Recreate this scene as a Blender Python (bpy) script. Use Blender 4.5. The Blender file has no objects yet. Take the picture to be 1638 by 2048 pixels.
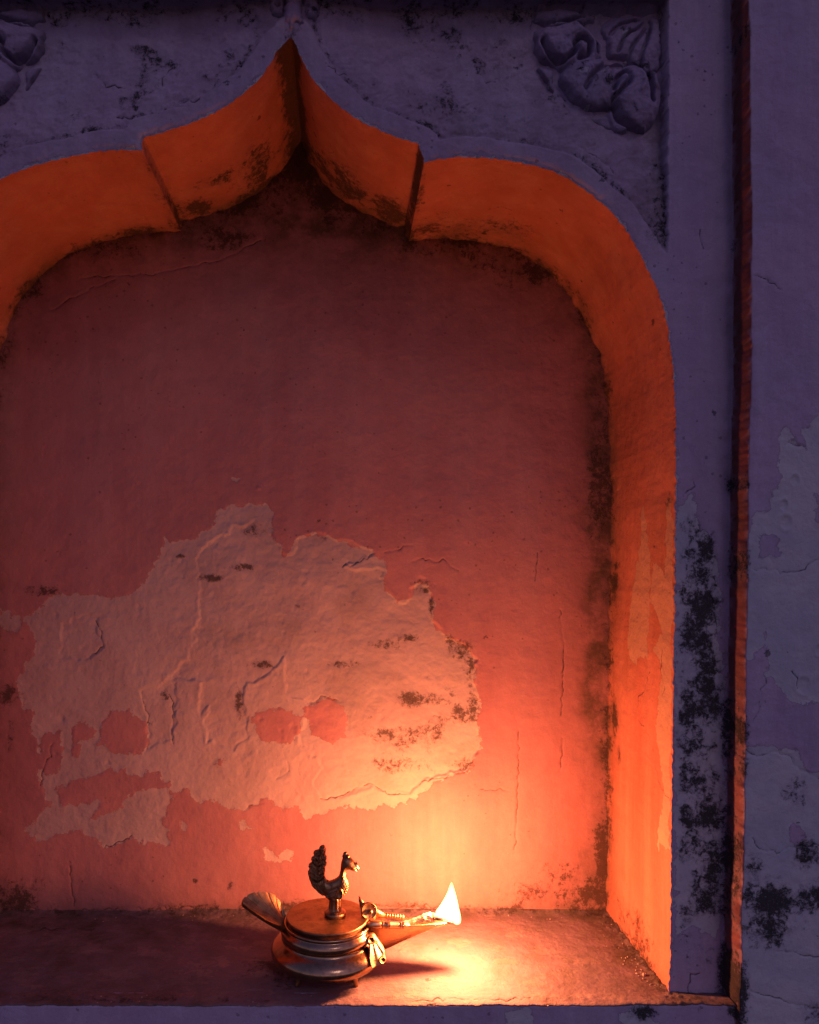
import bpy, bmesh, math, random
import numpy as np
from mathutils import Vector

# ------------------------------------------------------------------ camera, world, lights, exposure
F, VX, VY, D0 = 1510.0, 690.0, 1147.0, 0.539      # focal length in photo pixels, principal point, metres to the wall face
DEP = 0.127                                        # depth of the niche
SC = F / D0                                        # photo pixels per metre on the wall face
scene = bpy.context.scene
cam_d = bpy.data.cameras.new("camera"); cam = bpy.data.objects.new("camera", cam_d)
scene.collection.objects.link(cam); scene.camera = cam
cam.location = (0, -D0, 0); cam.rotation_euler = (math.pi / 2, 0, 0)
cam_d.sensor_fit = 'HORIZONTAL'; cam_d.sensor_width = 36
cam_d.lens = 36 * F / 1638
cam_d.shift_x = (819 - VX) / 1638; cam_d.shift_y = (VY - 1024) / 1638
cam_d.clip_start = 0.01; cam_d.clip_end = 500

SKY_STRENGTH = 0.052
SUN_STRENGTH = 0.11
FLAME_WATT = 4.6
w = bpy.data.worlds.new("World"); scene.world = w; w.use_nodes = True
nt = w.node_tree; nt.nodes.clear()
sky = nt.nodes.new('ShaderNodeTexSky'); sky.sky_type = 'NISHITA'; sky.sun_disc = False
sky.sun_elevation = math.radians(38); sky.sun_rotation = math.radians(158)
sky.air_density = 1.5; sky.dust_density = 0.6; sky.ozone_density = 4.0
tint = nt.nodes.new('ShaderNodeMix'); tint.data_type = 'RGBA'; tint.blend_type = 'MULTIPLY'
tint.inputs[0].default_value = 1; tint.inputs[7].default_value = (1.0, 0.62, 1.0, 1)
bg = nt.nodes.new('ShaderNodeBackground'); bg.inputs[1].default_value = SKY_STRENGTH
wo = nt.nodes.new('ShaderNodeOutputWorld')
nt.links.new(sky.outputs[0], tint.inputs[6]); nt.links.new(tint.outputs[2], bg.inputs[0]); nt.links.new(bg.outputs[0], wo.inputs[0])
sd = bpy.data.lights.new("sun", 'SUN'); sun = bpy.data.objects.new("sun", sd); scene.collection.objects.link(sun)
sd.energy = SUN_STRENGTH; sd.angle = math.radians(9); sd.color = (1.0, 0.86, 0.92)
sv = Vector((0.38, -0.95, 0.80)).normalized()
sun.rotation_euler = sv.to_track_quat('Z', 'Y').to_euler()
scene.view_settings.view_transform = 'Standard'; scene.view_settings.look = 'None'
scene.view_settings.exposure = 0; scene.view_settings.gamma = 1
scene.cycles.max_bounces = 8

# ------------------------------------------------------------------ helpers
rng = np.random.RandomState(7)
def fbm(x, y, scale, seed=0, octaves=4, gain=0.5):
    """gradient noise in -1..1, x,y any arrays, scale = feature size"""
    r = np.random.RandomState(seed + 11)
    G = r.rand(256, 256) * 2 * np.pi
    gx, gy = np.cos(G), np.sin(G)
    out = np.zeros_like(x, dtype=float); a = 1.0
    s = 1.0 / scale
    for o in range(octaves):
        px, py = x * s + 31.7 * o, y * s + 17.3 * o
        ix, iy = np.floor(px).astype(int), np.floor(py).astype(int)
        fx, fy = px - ix, py - iy
        ux, uy = fx * fx * fx * (fx * (fx * 6 - 15) + 10), fy * fy * fy * (fy * (fy * 6 - 15) + 10)
        def g(dx, dy):
            a_, b_ = (ix + dx) & 255, (iy + dy) & 255
            return gx[a_, b_] * (fx - dx) + gy[a_, b_] * (fy - dy)
        n = (g(0, 0) * (1 - ux) + g(1, 0) * ux) * (1 - uy) + (g(0, 1) * (1 - ux) + g(1, 1) * ux) * uy
        out += a * n * 1.5; a *= gain; s *= 2
    return out
def sstep(a, b, x):
    t = np.clip((x - a) / (b - a), 0, 1); return t * t * (3 - 2 * t)
def polydist(x, y, poly, closed=True, near=False):
    """distance to a polyline; for closed ones positive inside"""
    P = np.asarray(poly, float); n = len(P)
    best = np.full(x.shape, 1e18); inside = np.zeros(x.shape, bool)
    bx = np.zeros(x.shape); by = np.zeros(x.shape)
    for i in range(n if closed else n - 1):
        ax, ay = P[i]; cx, cy = P[(i + 1) % n]
        dx, dy = cx - ax, cy - ay; L = dx * dx + dy * dy + 1e-12
        t = np.clip(((x - ax) * dx + (y - ay) * dy) / L, 0, 1)
        qx, qy = ax + t * dx, ay + t * dy
        d = (x - qx) ** 2 + (y - qy) ** 2
        m = d < best
        best = np.where(m, d, best)
        if near: bx = np.where(m, qx, bx); by = np.where(m, qy, by)
        if closed and ay != cy:
            c = ((ay > y) != (cy > y)) & (x < (cx - ax) * (y - ay) / (cy - ay) + ax)
            inside ^= c
    d = np.sqrt(best)
    if closed: d = np.where(inside, d, -d)
    return (d, bx, by) if near else d
def densify(P, step, closed=False, rough=0.0, seed=0, size=20):
    P = [np.array(p, float) for p in P]; out = []
    n = len(P)
    for i in range(n if closed else n - 1):
        a, b = P[i], P[(i + 1) % n]; k = max(1, int(round(np.linalg.norm(b - a) / step)))
        for j in range(k): out.append(a + (b - a) * j / k)
    if not closed: out.append(P[-1])
    out = np.array(out)
    if rough:
        out = out + rough * np.stack([fbm(out[:, 0], out[:, 1], size, seed), fbm(out[:, 0], out[:, 1], size, seed + 5)], 1)
    return out
def catmull(P, k=8, closed=False):
    P = [np.array(p, float) for p in P]; n = len(P); out = []
    for i in range(n if closed else n - 1):
        if closed: a, b, c, d = P[i - 1], P[i], P[(i + 1) % n], P[(i + 2) % n]
        else: a, b, c, d = P[max(i - 1, 0)], P[i], P[i + 1], P[min(i + 2, n - 1)]
        for j in range(k):
            t = j / k
            out.append(0.5 * ((2 * b) + (c - a) * t + (2 * a - 5 * b + 4 * c - d) * t * t + (3 * b - a - 3 * c + d) * t ** 3))
    if not closed: out.append(P[-1])
    return np.array(out)

COL = scene.collection
def mesh_obj(name, V, Fc, mat, parent=None, smooth=True, attrs=None, autosm=None):
    V = np.asarray(V, np.float32); me = bpy.data.meshes.new(name)
    if isinstance(Fc, np.ndarray):
        k = Fc.shape[1]; nf = len(Fc)
        me.vertices.add(len(V)); me.vertices.foreach_set('co', V.ravel())
        me.loops.add(nf * k); me.loops.foreach_set('vertex_index', Fc.astype(np.int32).ravel())
        me.polygons.add(nf); me.polygons.foreach_set('loop_start', np.arange(0, nf * k, k, dtype=np.int32))
        me.update(calc_edges=True); me.validate()
    else:
        me.from_pydata([tuple(map(float, v)) for v in V], [], [tuple(map(int, f)) for f in Fc]); me.validate()
    if smooth: me.polygons.foreach_set('use_smooth', np.ones(len(me.polygons), bool))
    if autosm: 
        try: me.set_sharp_from_angle(angle=math.radians(autosm))
        except Exception: pass
    if attrs:
        for k_, a in attrs.items():
            at = me.attributes.new(k_, 'FLOAT', 'POINT'); at.data.foreach_set('value', np.asarray(a, np.float32))
    if mat: me.materials.append(mat)
    o = bpy.data.objects.new(name, me); COL.objects.link(o)
    if parent: o.parent = parent
    return o
def gridfaces(nu, nv, keep=None, flip=False):
    i, j = np.meshgrid(np.arange(nu - 1), np.arange(nv - 1), indexing='ij')
    a = i * nv + j; f = np.stack([a, a + nv, a + nv + 1, a + 1], -1).reshape(-1, 4)
    if keep is not None: f = f[keep[f].all(1)]
    return f[:, ::-1] if flip else f
def compact(V, Fc, attrs=None):
    used = np.unique(Fc); m = np.full(len(V), -1); m[used] = np.arange(len(used))
    return V[used], m[Fc], {k: np.asarray(a)[used] for k, a in (attrs or {}).items()}
def empty(name, loc=(0, 0, 0)):
    o = bpy.data.objects.new(name, None); COL.objects.link(o); o.location = loc; o.empty_display_size = 0.02; return o
def tag(o, label=None, cat=None, group=None, kind=None):
    if label: o['label'] = label
    if cat: o['category'] = cat
    if group: o['group'] = group
    if kind: o['kind'] = kind
    return o
def wx(px, y=0.0): return (px - VX) / F * (D0 + y)
def wz(py, y=0.0): return -(py - VY) / F * (D0 + y)

# ------------------------------------------------------------------ materials
class NT:
    def __init__(s, name):
        s.m = bpy.data.materials.new(name); s.m.use_nodes = True; s.t = s.m.node_tree; s.t.nodes.clear()
        s.out = s.t.nodes.new('ShaderNodeOutputMaterial'); s.b = s.t.nodes.new('ShaderNodeBsdfPrincipled')
        s.t.links.new(s.b.outputs[0], s.out.inputs[0])
        s.co = s.t.nodes.new('ShaderNodeTexCoord').outputs['Object']
    def n(s, ty, **kw):
        x = s.t.nodes.new(ty)
        for k, v in kw.items(): setattr(x, k, v)
        return x
    def put(s, inp, v):
        if hasattr(v, 'is_linked') or hasattr(v, 'links'): s.t.links.new(v, inp)
        else: inp.default_value = v
    def math(s, op, a, b=0.0, c=None):
        x = s.n('ShaderNodeMath', operation=op); s.put(x.inputs[0], a); s.put(x.inputs[1], b)
        if c is not None: s.put(x.inputs[2], c)
        return x.outputs[0]
    def mix(s, f, a, b, mode='MIX'):
        x = s.n('ShaderNodeMix', data_type='RGBA', blend_type=mode); s.put(x.inputs[0], f)
        s.put(x.inputs[6], a if not isinstance(a, tuple) else (*a, 1)); s.put(x.inputs[7], b if not isinstance(b, tuple) else (*b, 1))
        return x.outputs[2]
    def noise(s, scale, detail=6, rough=0.6, stretch=None, dist=0.0, off=None):
        v = s.co
        if stretch or off:
            mp = s.n('ShaderNodeMapping'); s.t.links.new(v, mp.inputs[0])
            mp.inputs['Scale'].default_value = stretch or (1, 1, 1); mp.inputs['Location'].default_value = off or (0, 0, 0); v = mp.outputs[0]
        x = s.n('ShaderNodeTexNoise'); s.t.links.new(v, x.inputs['Vector'])
        x.inputs['Scale'].default_value = scale; x.inputs['Detail'].default_value = detail; x.inputs['Roughness'].default_value = rough
        x.inputs['Distortion'].default_value = dist
        return x.outputs[0]
    def ramp(s, v, a, b):
        x = s.n('ShaderNodeMapRange', interpolation_type='SMOOTHSTEP'); s.put(x.inputs[0], v)
        x.inputs[1].default_value = a; x.inputs[2].default_value = b; return x.outputs[0]
    def attr(s, name):
        return s.n('ShaderNodeAttribute', attribute_name=name).outputs['Fac']

def wall_material(name, paint, paint2, plaster, plaster2, streak=0.0, dots=0.35, rough_bump=0.7, mould_shade_col=(0.012, 0.010, 0.010), mstr=0.9, rimk=0.4, halok=0.5):
    N = NT(name)
    peel, mould_shade, crack, grime_shade = N.attr('peel'), N.attr('mould_shade'), N.attr('crack'), N.attr('grime_shade')
    edge = N.noise(190, 5, 0.65)
    edge2 = N.noise(420, 4, 0.7, off=(3, 1, 2))
    pe = N.math('ADD', peel, N.math('MULTIPLY', N.math('SUBTRACT', edge, 0.5), 26.0))
    pe = N.math('ADD', pe, N.math('MULTIPLY', N.math('SUBTRACT', edge2, 0.5), 12.0))
    pm = N.ramp(pe, -0.7, 0.7)
    rim = N.math('MULTIPLY', N.ramp(pe, -3.0, -0.5), N.math('SUBTRACT', 1.0, N.ramp(pe, -0.2, 1.6)))
    big = N.noise(9, 4, 0.6)
    cp = N.mix(N.ramp(big, 0.35, 0.65), paint, paint2)
    st = N.noise(38, 5, 0.7, stretch=(1, 1, 0.06))
    cp = N.mix(N.math('MULTIPLY', N.ramp(st, 0.35, 0.75), streak), cp, tuple(c * 1.5 for c in plaster2))
    cl2 = N.noise(60, 7, 0.7, dist=0.8, off=(11, 4, 6))
    cp = N.mix(N.math('MULTIPLY', N.ramp(cl2, 0.40, 0.68), 0.24), cp, tuple(c * 0.62 for c in paint))
    fine = N.noise(700, 4, 0.7)
    cp = N.mix(N.math('MULTIPLY', N.ramp(fine, 0.3, 0.7), 0.25), cp, tuple(c * 0.6 for c in paint))
    cl = N.mix(N.ramp(N.noise(26, 6, 0.65, off=(5, 5, 5)), 0.35, 0.65), plaster, plaster2)
    cl = N.mix(N.math('MULTIPLY', N.ramp(N.noise(320, 5, 0.75, off=(9, 2, 5)), 0.5, 0.8), 0.35), cl, tuple(c * 0.5 for c in plaster))
    c = N.mix(pm, cp, cl)
    c = N.mix(N.math('MULTIPLY', rim, rimk), c, tuple(x * 0.35 for x in paint))
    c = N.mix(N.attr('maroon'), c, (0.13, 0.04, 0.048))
    # broad grime, along with shade painted into the spandrel
    gn = N.math('MULTIPLY', grime_shade, N.ramp(N.noise(45, 7, 0.7, off=(2, 8, 1)), 0.2, 0.75))
    c = N.mix(N.math('MINIMUM', gn, 0.85), c, (0.055, 0.036, 0.016))
    # mould growing where the mask allows it, plus shade painted through that mask
    mn = N.math('ADD', N.math('MULTIPLY', N.noise(210, 9, 0.82, dist=0.3), 0.62), N.math('MULTIPLY', N.noise(38, 4, 0.6, off=(4, 4, 4)), 0.38))
    mn = N.math('ADD', N.math('MULTIPLY', mn, 2.0), -0.5)
    mm = N.ramp(N.math('ADD', mn, N.math('MULTIPLY', mould_shade, 0.34)), 0.64, 0.78)
    mm = N.math('MULTIPLY', mm, N.ramp(mould_shade, 0.02, 0.25))
    sp = N.noise(900, 3, 0.6, off=(1, 1, 7))
    mm = N.math('MULTIPLY', mm, N.math('SUBTRACT', 1.0, N.math('MULTIPLY', N.ramp(sp, 0.58, 0.72), 0.6)))
    halo = N.math('MULTIPLY', N.ramp(N.math('ADD', mn, N.math('MULTIPLY', mould_shade, 0.34)), 0.48, 0.76), N.ramp(mould_shade, 0.05, 0.4))
    c = N.mix(N.math('MULTIPLY', halo, halok), c, tuple(0.28 * x + 0.02 for x in paint))
    c = N.mix(N.math('MULTIPLY', mm, mstr), c, mould_shade_col)
    # fine dirt grains
    v2 = N.n('ShaderNodeTexVoronoi', feature='F1'); N.t.links.new(N.co, v2.inputs['Vector']); v2.inputs['Scale'].default_value = 190
    w2 = N.n('ShaderNodeSeparateColor'); N.t.links.new(v2.outputs['Color'], w2.inputs[0])
    d2 = N.math('MULTIPLY', N.math('LESS_THAN', N.math('ADD', v2.outputs['Distance'], N.math('MULTIPLY', N.math('SUBTRACT', N.noise(1100, 2, 0.6, off=(3, 8, 1)), 0.5), 0.5)), N.math('MULTIPLY', w2.outputs[0], 0.22)), N.math('GREATER_THAN', w2.outputs[1], 0.86))
    c = N.mix(N.math('MULTIPLY', d2, 0.45), c, mould_shade_col)
    # scattered specks
    vo = N.n('ShaderNodeTexVoronoi', feature='F1'); N.t.links.new(N.co, vo.inputs['Vector']); vo.inputs['Scale'].default_value = 48
    wn = N.n('ShaderNodeSeparateColor'); N.t.links.new(vo.outputs['Color'], wn.inputs[0])
    dsz = N.math('MULTIPLY', wn.outputs[0], 0.12)
    wob = N.math('ADD', vo.outputs['Distance'], N.math('MULTIPLY', N.math('SUBTRACT', N.noise(520, 3, 0.6, off=(8, 8, 1)), 0.5), 0.30))
    dm = N.math('MULTIPLY', N.math('LESS_THAN', wob, dsz), N.math('GREATER_THAN', wn.outputs[1], 1 - dots))
    c = N.mix(N.math('MULTIPLY', dm, 0.65), c, mould_shade_col)
    # cracks
    cm = N.math('SUBTRACT', 1.0, N.ramp(N.math('ADD', crack, N.math('MULTIPLY', N.math('SUBTRACT', edge2, 0.5), 2.5)), 0.5, 1.7))
    cm = N.math('MULTIPLY', cm, N.ramp(N.noise(75, 3, 0.6, off=(6, 1, 6)), 0.38, 0.56))
    c = N.mix(N.math('MULTIPLY', cm, 0.75), c, mould_shade_col)
    N.t.links.new(c, N.b.inputs['Base Color'])
    N.b.inputs['Roughness'].default_value = 0.85; N.b.inputs['Specular IOR Level'].default_value = 0.25
    h = N.math('MULTIPLY', N.noise(95, 8, 0.62, off=(1, 3, 2)), 0.0022)
    h = N.math('ADD', h, N.math('MULTIPLY', fine, 0.00035))
    h = N.math('ADD', h, N.math('MULTIPLY', st, 0.0004))
    h = N.math('ADD', h, N.math('MULTIPLY', pm, -0.00035))
    h = N.math('ADD', h, N.math('MULTIPLY', N.math('MULTIPLY', pm, N.noise(230, 6, 0.7, off=(7, 3, 2))), 0.0009))
    h = N.math('ADD', h, N.math('MULTIPLY', N.math('ADD', cm, dm), -0.0008))
    h = N.math('ADD', h, N.math('MULTIPLY', mm, N.math('MULTIPLY', sp, 0.0008)))
    bp = N.n('ShaderNodeBump'); bp.inputs['Strength'].default_value = rough_bump; bp.inputs['Distance'].default_value = 1.0
    N.t.links.new(h, bp.inputs['Height']); N.t.links.new(bp.outputs[0], N.b.inputs['Normal'])
    return N.m

BR = (0.040, 0.020, 0.010)
M_FAC = wall_material('lilac_limewash', (0.37, 0.275, 0.39), (0.30, 0.245, 0.365), (0.44, 0.43, 0.46), (0.355, 0.36, 0.42), streak=0.3)
M_BACK = wall_material('pink_limewash', (0.39, 0.152, 0.128), (0.32, 0.122, 0.112), (0.40, 0.265, 0.215), (0.35, 0.225, 0.185), streak=0.15, dots=0.7, rough_bump=0.42, mould_shade_col=BR, mstr=0.8, rimk=0.2, halok=0.32)
M_REV = wall_material('orange_pink_limewash', (0.44, 0.128, 0.078), (0.32, 0.092, 0.052), (0.42, 0.215, 0.135), (0.37, 0.19, 0.12), streak=0.3, dots=0.65, mould_shade_col=BR, mstr=0.85, rimk=0.2, halok=0.4)
M_SHELF = wall_material('worn_sill_plaster', (0.205, 0.120, 0.130), (0.17, 0.105, 0.115), (0.225, 0.138, 0.132), (0.19, 0.122, 0.12), streak=0.0, dots=0.5, rough_bump=0.9, mould_shade_col=BR, mstr=0.75, rimk=0.15, halok=0.4)
M_REL = wall_material('weathered_relief_limewash', (0.33, 0.26, 0.40), (0.27, 0.23, 0.36), (0.38, 0.37, 0.45), (0.33, 0.32, 0.41), dots=0.3, rough_bump=1.0)

def metal(name, col, dark, rough=0.3, patina=0.4, scale=220, bump=0.0003):
    N = NT(name)
    nz = N.noise(scale, 6, 0.65)
    # dark patina sits in worn blotches of the casting
    bc = N.mix(N.math('MULTIPLY', N.ramp(nz, 0.42, 0.70), patina), col, dark)
    N.t.links.new(bc, N.b.inputs['Base Color']); N.b.inputs['Metallic'].default_value = 1.0
    N.t.links.new(N.math('ADD', rough, N.math('MULTIPLY', N.noise(500, 4, 0.6, off=(2, 2, 2)), 0.18)), N.b.inputs['Roughness'])
    bp = N.n('ShaderNodeBump'); bp.inputs['Strength'].default_value = 0.5; bp.inputs['Distance'].default_value = 1.0
    N.t.links.new(N.math('MULTIPLY', N.noise(380, 6, 0.7, off=(5, 2, 2)), bump * 2), bp.inputs['Height']); N.t.links.new(bp.outputs[0], N.b.inputs['Normal'])
    return N.m
M_BODY = metal('polished_brass', (0.42, 0.25, 0.14), (0.13, 0.075, 0.045), 0.11, 0.5, bump=0.00008)
M_LID = metal('brushed_brass', (0.34, 0.18, 0.085), (0.15, 0.075, 0.035), 0.36, 0.8, scale=130)
M_BIRD = metal('aged_cast_brass', (0.38, 0.21, 0.10), (0.08, 0.045, 0.025), 0.30, 0.85)
M_GOLD = metal('bright_brass', (0.80, 0.47, 0.22), (0.35, 0.18, 0.08), 0.22, 0.3)

# ------------------------------------------------------------------ the arch outline, in photo pixels on the wall face
R = [(583, 72), (592, 92), (600, 110), (614, 138), (640, 176), (690, 222), (740, 252), (790, 273), (838, 290), (843, 306), (849, 327), (880, 319), (950, 315),
     (1020, 322), (1080, 335), (1130, 355), (1180, 387), (1230, 432), (1265, 482), (1290, 530), (1315, 582), (1330, 632), (1340, 690), (1347, 760),
     (1351, 900), (1350, 1100), (1346, 1400), (1342, 1700), (1340, 1900), (1335, 1996)]
L = [(583, 72), (568, 88), (550, 110), (524, 152), (497, 179), (440, 220), (380, 247), (330, 264), (288, 275), (285, 285), (284, 300), (270, 300), (200, 303), (120, 319), (60, 335), (0, 360),
     (-60, 404), (-110, 462), (-150, 544), (-178, 640), (-190, 760), (-195, 900), (-195, 1400), (-192, 1996)]
def smooth_part(P, cusps, k=6):
    out = []; cur = [P[0]]
    for i, p in enumerate(P[1:], 1):
        cur.append(p)
        if i in cusps or i == len(P) - 1:
            c = catmull(cur, k); out.extend(c if not out else c[1:]); cur = [p]
    return [tuple(p) for p in out]
Rs = smooth_part(R, {8, 10}); Ls = smooth_part(L, {8, 10})
arch = list(reversed(Ls)) + Rs[1:]            # from left foot over the apex to right foot
arch = densify(arch, 2.6, False, rough=2.2, seed=3, size=14)
arch_c = np.array(densify(list(reversed(Ls)) + Rs[1:], 9, False))

wall = empty('niche_wall', (0, 0, wz(1985)))
tag(wall, 'old lilac painted plaster wall with a cusped pointed arch niche glowing orange inside', 'wall')
WO = np.array([0, 0, wz(1985)])

def spaced(lo, a, b, hi, step, grow=1.18, mx=0.06 * SC):
    c = list(np.arange(a, b, step)); s = step; x = c[-1]
    while x < hi: s = min(s * grow, mx); x += s; c.append(x)
    s = step; x = a
    while x > lo: s = min(s * grow, mx); x -= s; c.insert(0, x)
    return np.array(c)

# ---- facade: relief of the wall front
def edge_line(v): return np.interp(v, [-500, 0, 500, 800, 1000, 1500, 1850, 2000, 2300], [1462, 1463, 1470, 1468, 1462, 1456, 1450, 1447, 1446])
def right_plaster(u, v):
    P1 = [(1800, 800), (1640, 815), (1615, 860), (1612, 895), (1578, 882), (1572, 845), (1561, 875), (1560, 930), (1550, 985), (1540, 1015), (1512, 1025), (1500, 1065), (1490, 1100), (1484, 1300),
          (1500, 1320), (1522, 1290), (1532, 1258), (1538, 1290), (1528, 1360), (1548, 1352), (1572, 1390), (1600, 1412), (1640, 1395), (1800, 1420)]
    P2 = [(1380, 2300), (1470, 1990), (1478, 1700), (1484, 1500), (1495, 1488), (1545, 1486), (1560, 1500), (1596, 1506), (1612, 1540), (1800, 1550), (1900, 2000), (1700, 2300)]
    P3 = [(1520, 1075), (1555, 1068), (1560, 1112), (1524, 1118)]; P4 = [(1630, 990), (1700, 980), (1700, 1080), (1640, 1050)]; P5 = [(1585, 1652), (1612, 1660), (1618, 1690), (1590, 1680)]
    P6 = [(1352, 1010), (1385, 980), (1398, 1060), (1432, 1110), (1442, 1300), (1450, 1500), (1446, 1800), (1430, 1880), (1380, 1850), (1352, 1870), (1350, 1500), (1352, 1200)]
    P7 = [(1010, 2030), (1060, 2020), (1068, 2060), (1020, 2070)]; P8 = [(1240, 2035), (1300, 2010), (1320, 2060), (1260, 2070)]
    # seen positions on the proud wall face, brought back to the plane they lie on
    q = 1.0 + 0.020 / (D0 - 0.020)
    us, vs = (u - VX) * q + VX, (v - VY) * q + VY
    d = np.maximum(polydist(us, vs, P1), polydist(us, vs, P2))
    for h_ in (P3, P4, P5): d = np.minimum(d, -polydist(us, vs, h_))
    d = np.where(u > edge_line(v) + 2, d, -60)
    d = np.maximum(d, np.where(u < edge_line(v), polydist(u, v, P6), -60))
    for h_ in (P7, P8): d = np.maximum(d, polydist(us, vs, h_))
    return d
def build_facade():
    us = spaced(-2600, -70, 1690, 3900, 2.3); vs = spaced(-2600, -70, 2110, 4300, 2.3)
    fine_l = us[(us > -420) & (us < -60)]
    vs = np.sort(np.concatenate([vs[(vs < 1984.4) | (vs > 1987.4)], [1985.4, 1986.4]]))
    us = np.sort(np.concatenate([us[us <= -420], np.arange(-420, -70, 9), us[us >= -70]]))
    U, Vv = np.meshgrid(us, vs, indexing='ij'); U = U.ravel().copy(); Vv = Vv.ravel().copy()
    stepv = np.where((U < -72), 9.0, 2.3)
    poly = np.concatenate([arch, [[1335, 2400], [-192, 2400]]])
    polyc = np.concatenate([arch_c, [[1335, 2400], [-192, 2400]]])
    d = polydist(U, Vv, polyc)
    nr = (np.abs(d) < 16) & (Vv < 2030)
    dn, qx, qy = polydist(U[nr], Vv[nr], poly, near=True)
    d[nr] = dn
    keep = (d < 0.7 * stepv) | (Vv > 1984.9)
    sn = np.where(nr)[0]; near = np.abs(dn) < 0.7 * stepv[nr]; near &= Vv[sn] < 1984.3
    U[sn[near]] = qx[near]; Vv[sn[near]] = qy[near]
    da = np.maximum(-d, 0)                      # distance outside the opening
    h = np.zeros(U.shape)
    # sunk spandrel beside the raised band that follows the arch
    bw = 40 + 5 * fbm(U, Vv, 90, 21)
    inS = sstep(-186, -183, U) * sstep(1337, 1334, U + 3 * fbm(U, Vv, 30, 5)) * sstep(520, 480, Vv)
    band = sstep(bw - 2, bw + 7, da)
    h -= inS * band * (3.2 + 8.5 * sstep(50, 230, da))
    h += inS * (1 - band) * 0.8 * sstep(0, 14, da)
    h += sstep(-4, -9, Vv) * sstep(-188, -185, U) * sstep(1338, 1335, U) * 27.0  # unseen cornice, made deeper so that it shades the spandrel top
    # proud wall right, left mirror, and below the sill
    e = edge_line(Vv) + 1.2 * fbm(U * 0, Vv, 25, 8) + 2.0 * fbm(U * 0, Vv, 160, 9)
    out = sstep(0, 3, U - e) + sstep(0, 3, (1154 - U) - e)
    out = np.maximum(np.clip(out, 0, 1), sstep(1985.4, 1986.4, Vv) * 0.83)
    out = np.maximum(out, sstep(-300, -310, Vv))
    h += out * 20
    # hand made unevenness
    soft = sstep(0, 10, da)
    h += soft * (0.9 * fbm(U, Vv, 230, 1, 3) + 0.35 * fbm(U, Vv, 45, 2, 4))
    roughs = inS * band
    h += roughs * (0.9 * fbm(U + 0.6 * Vv, Vv - 0.3 * U, 34, 12, 5, 0.62) + 0.5 * np.abs(fbm(U, Vv, 18, 13, 4)))
    h += soft * inS * (1 - band) * 0.35 * fbm(U, Vv, 20, 15, 4, 0.6)
    peel = right_plaster(U, Vv)
    wv = 10 * fbm(U, Vv, 45, 31, 4)
    peel = peel + wv
    peel = np.maximum(peel, np.where((Vv < 1950) & (da > 0), 2.2 - da + 5 * fbm(U, Vv, 38, 52, 4), -60))
    h -= 0.35 * sstep(-1.5, 1.5, peel) * sstep(0, 6, da)
    # blown spots on the right wall
    for (cx, cy, r) in ((1568, 1010, 9), (1572, 1045, 12), (1590, 960, 9), (1606, 1370, 14), (1640, 1300, 10)):
        q = 1 + 0.020 / (D0 - 0.02); cx, cy = (cx - VX) / q + VX, (cy - VY) / q + VY
        rr = np.hypot((U - cx) * 1.3, Vv - cy) / r; h += -1.0 * np.exp(-rr ** 4) + 0.4 * np.exp(-((rr - 1.4) / .3) ** 2)
    # mould mask, also carrying shade painted on spandrel and step foot
    m = np.zeros(U.shape)
    q = 1 + 0.020 / (D0 - 0.02)
    def blob(cx, cy, rx, ry, s, proud=False):
        nonlocal m
        if proud: cx, cy = (cx - VX) / q + VX, (cy - VY) / q + VY
        m = np.maximum(m, s * np.exp(-(((U - cx) / rx) ** 2 + ((Vv - cy) / ry) ** 2)))
    for b in ((1385, 1060, 24, 40, .55), (1405, 1150, 30, 60, .75), (1398, 1230, 38, 50, .9), (1405, 1290, 36, 40, .8), (1420, 1400, 28, 60, .85), (1385, 1500, 34, 60, .75), (1415, 1620, 30, 60, 1.0),
              (1388, 1680, 25, 45, .7), (1425, 1740, 18, 70, 1.0), (1400, 1790, 30, 30, .8), (1420, 1340, 22, 30, .9), (1376, 1400, 20, 60, .6), (1395, 1560, 35, 40, .6),
              (1400, 1890, 40, 60, .35), (1460, 1130, 10, 40, .9), (1460, 970, 8, 20, .8), (1455, 1450, 12, 90, .75), (1450, 1700, 14, 120, .6), (1452, 1950, 16, 70, 1.2), (1465, 100, 9, 30, .5), (1466, 500, 5, 30, .6)):  # the blob at the step's foot is shade painted on to dim it
        blob(*b)
    m = np.maximum(m, 0.62 * sstep(1350, 1368, U) * sstep(1446, 1428, U) * sstep(1040, 1120, Vv) * sstep(1900, 1800, Vv) * (0.72 + 0.9 * fbm(U, Vv, 45, 46, 4)))
    for b in ((1550, 1800, 48, 38, 1.05), (1530, 1850, 60, 40, .7), (1608, 1712, 22, 34, .9), (1620, 1790, 40, 30, .8), (1495, 1790, 20, 30, .7), (1505, 1860, 25, 30, .6), (1290, 2030, 25, 16, .9), (1505, 1740, 20, 40, .5), (1590, 1590, 30, 30, .45), (1640, 2020, 40, 30, .5)):
        blob(*b, proud=True)
    m = np.maximum(m, 0.55 * inS * sstep(1270, 1334, U) * sstep(240, 330, Vv))  # shade of the recess, painted at the spandrel's right end
    m = np.maximum(m, 0.30 * roughs * sstep(0.0, 0.5, fbm(U, Vv, 120, 41, 3)))
    m = np.maximum(m, 0.33 * roughs * np.exp(-((da - bw - 8) / 12) ** 2))  # darker line along the foot of the band
    m = np.maximum(m, 0.3 * roughs * sstep(60, 10, Vv))  # shadow of the overhang, painted into the spandrel top
    m = np.maximum(m, 0.45 * np.exp(-(((U - 583) / 22) ** 2 + ((Vv - 60) / 30) ** 2)))
    face = np.exp(-((U - e - 1.5) / 3.0) ** 2) * (U > e - 2)  # step face, toned darker and redder than the paint
    peel = peel - 60 * face
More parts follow.
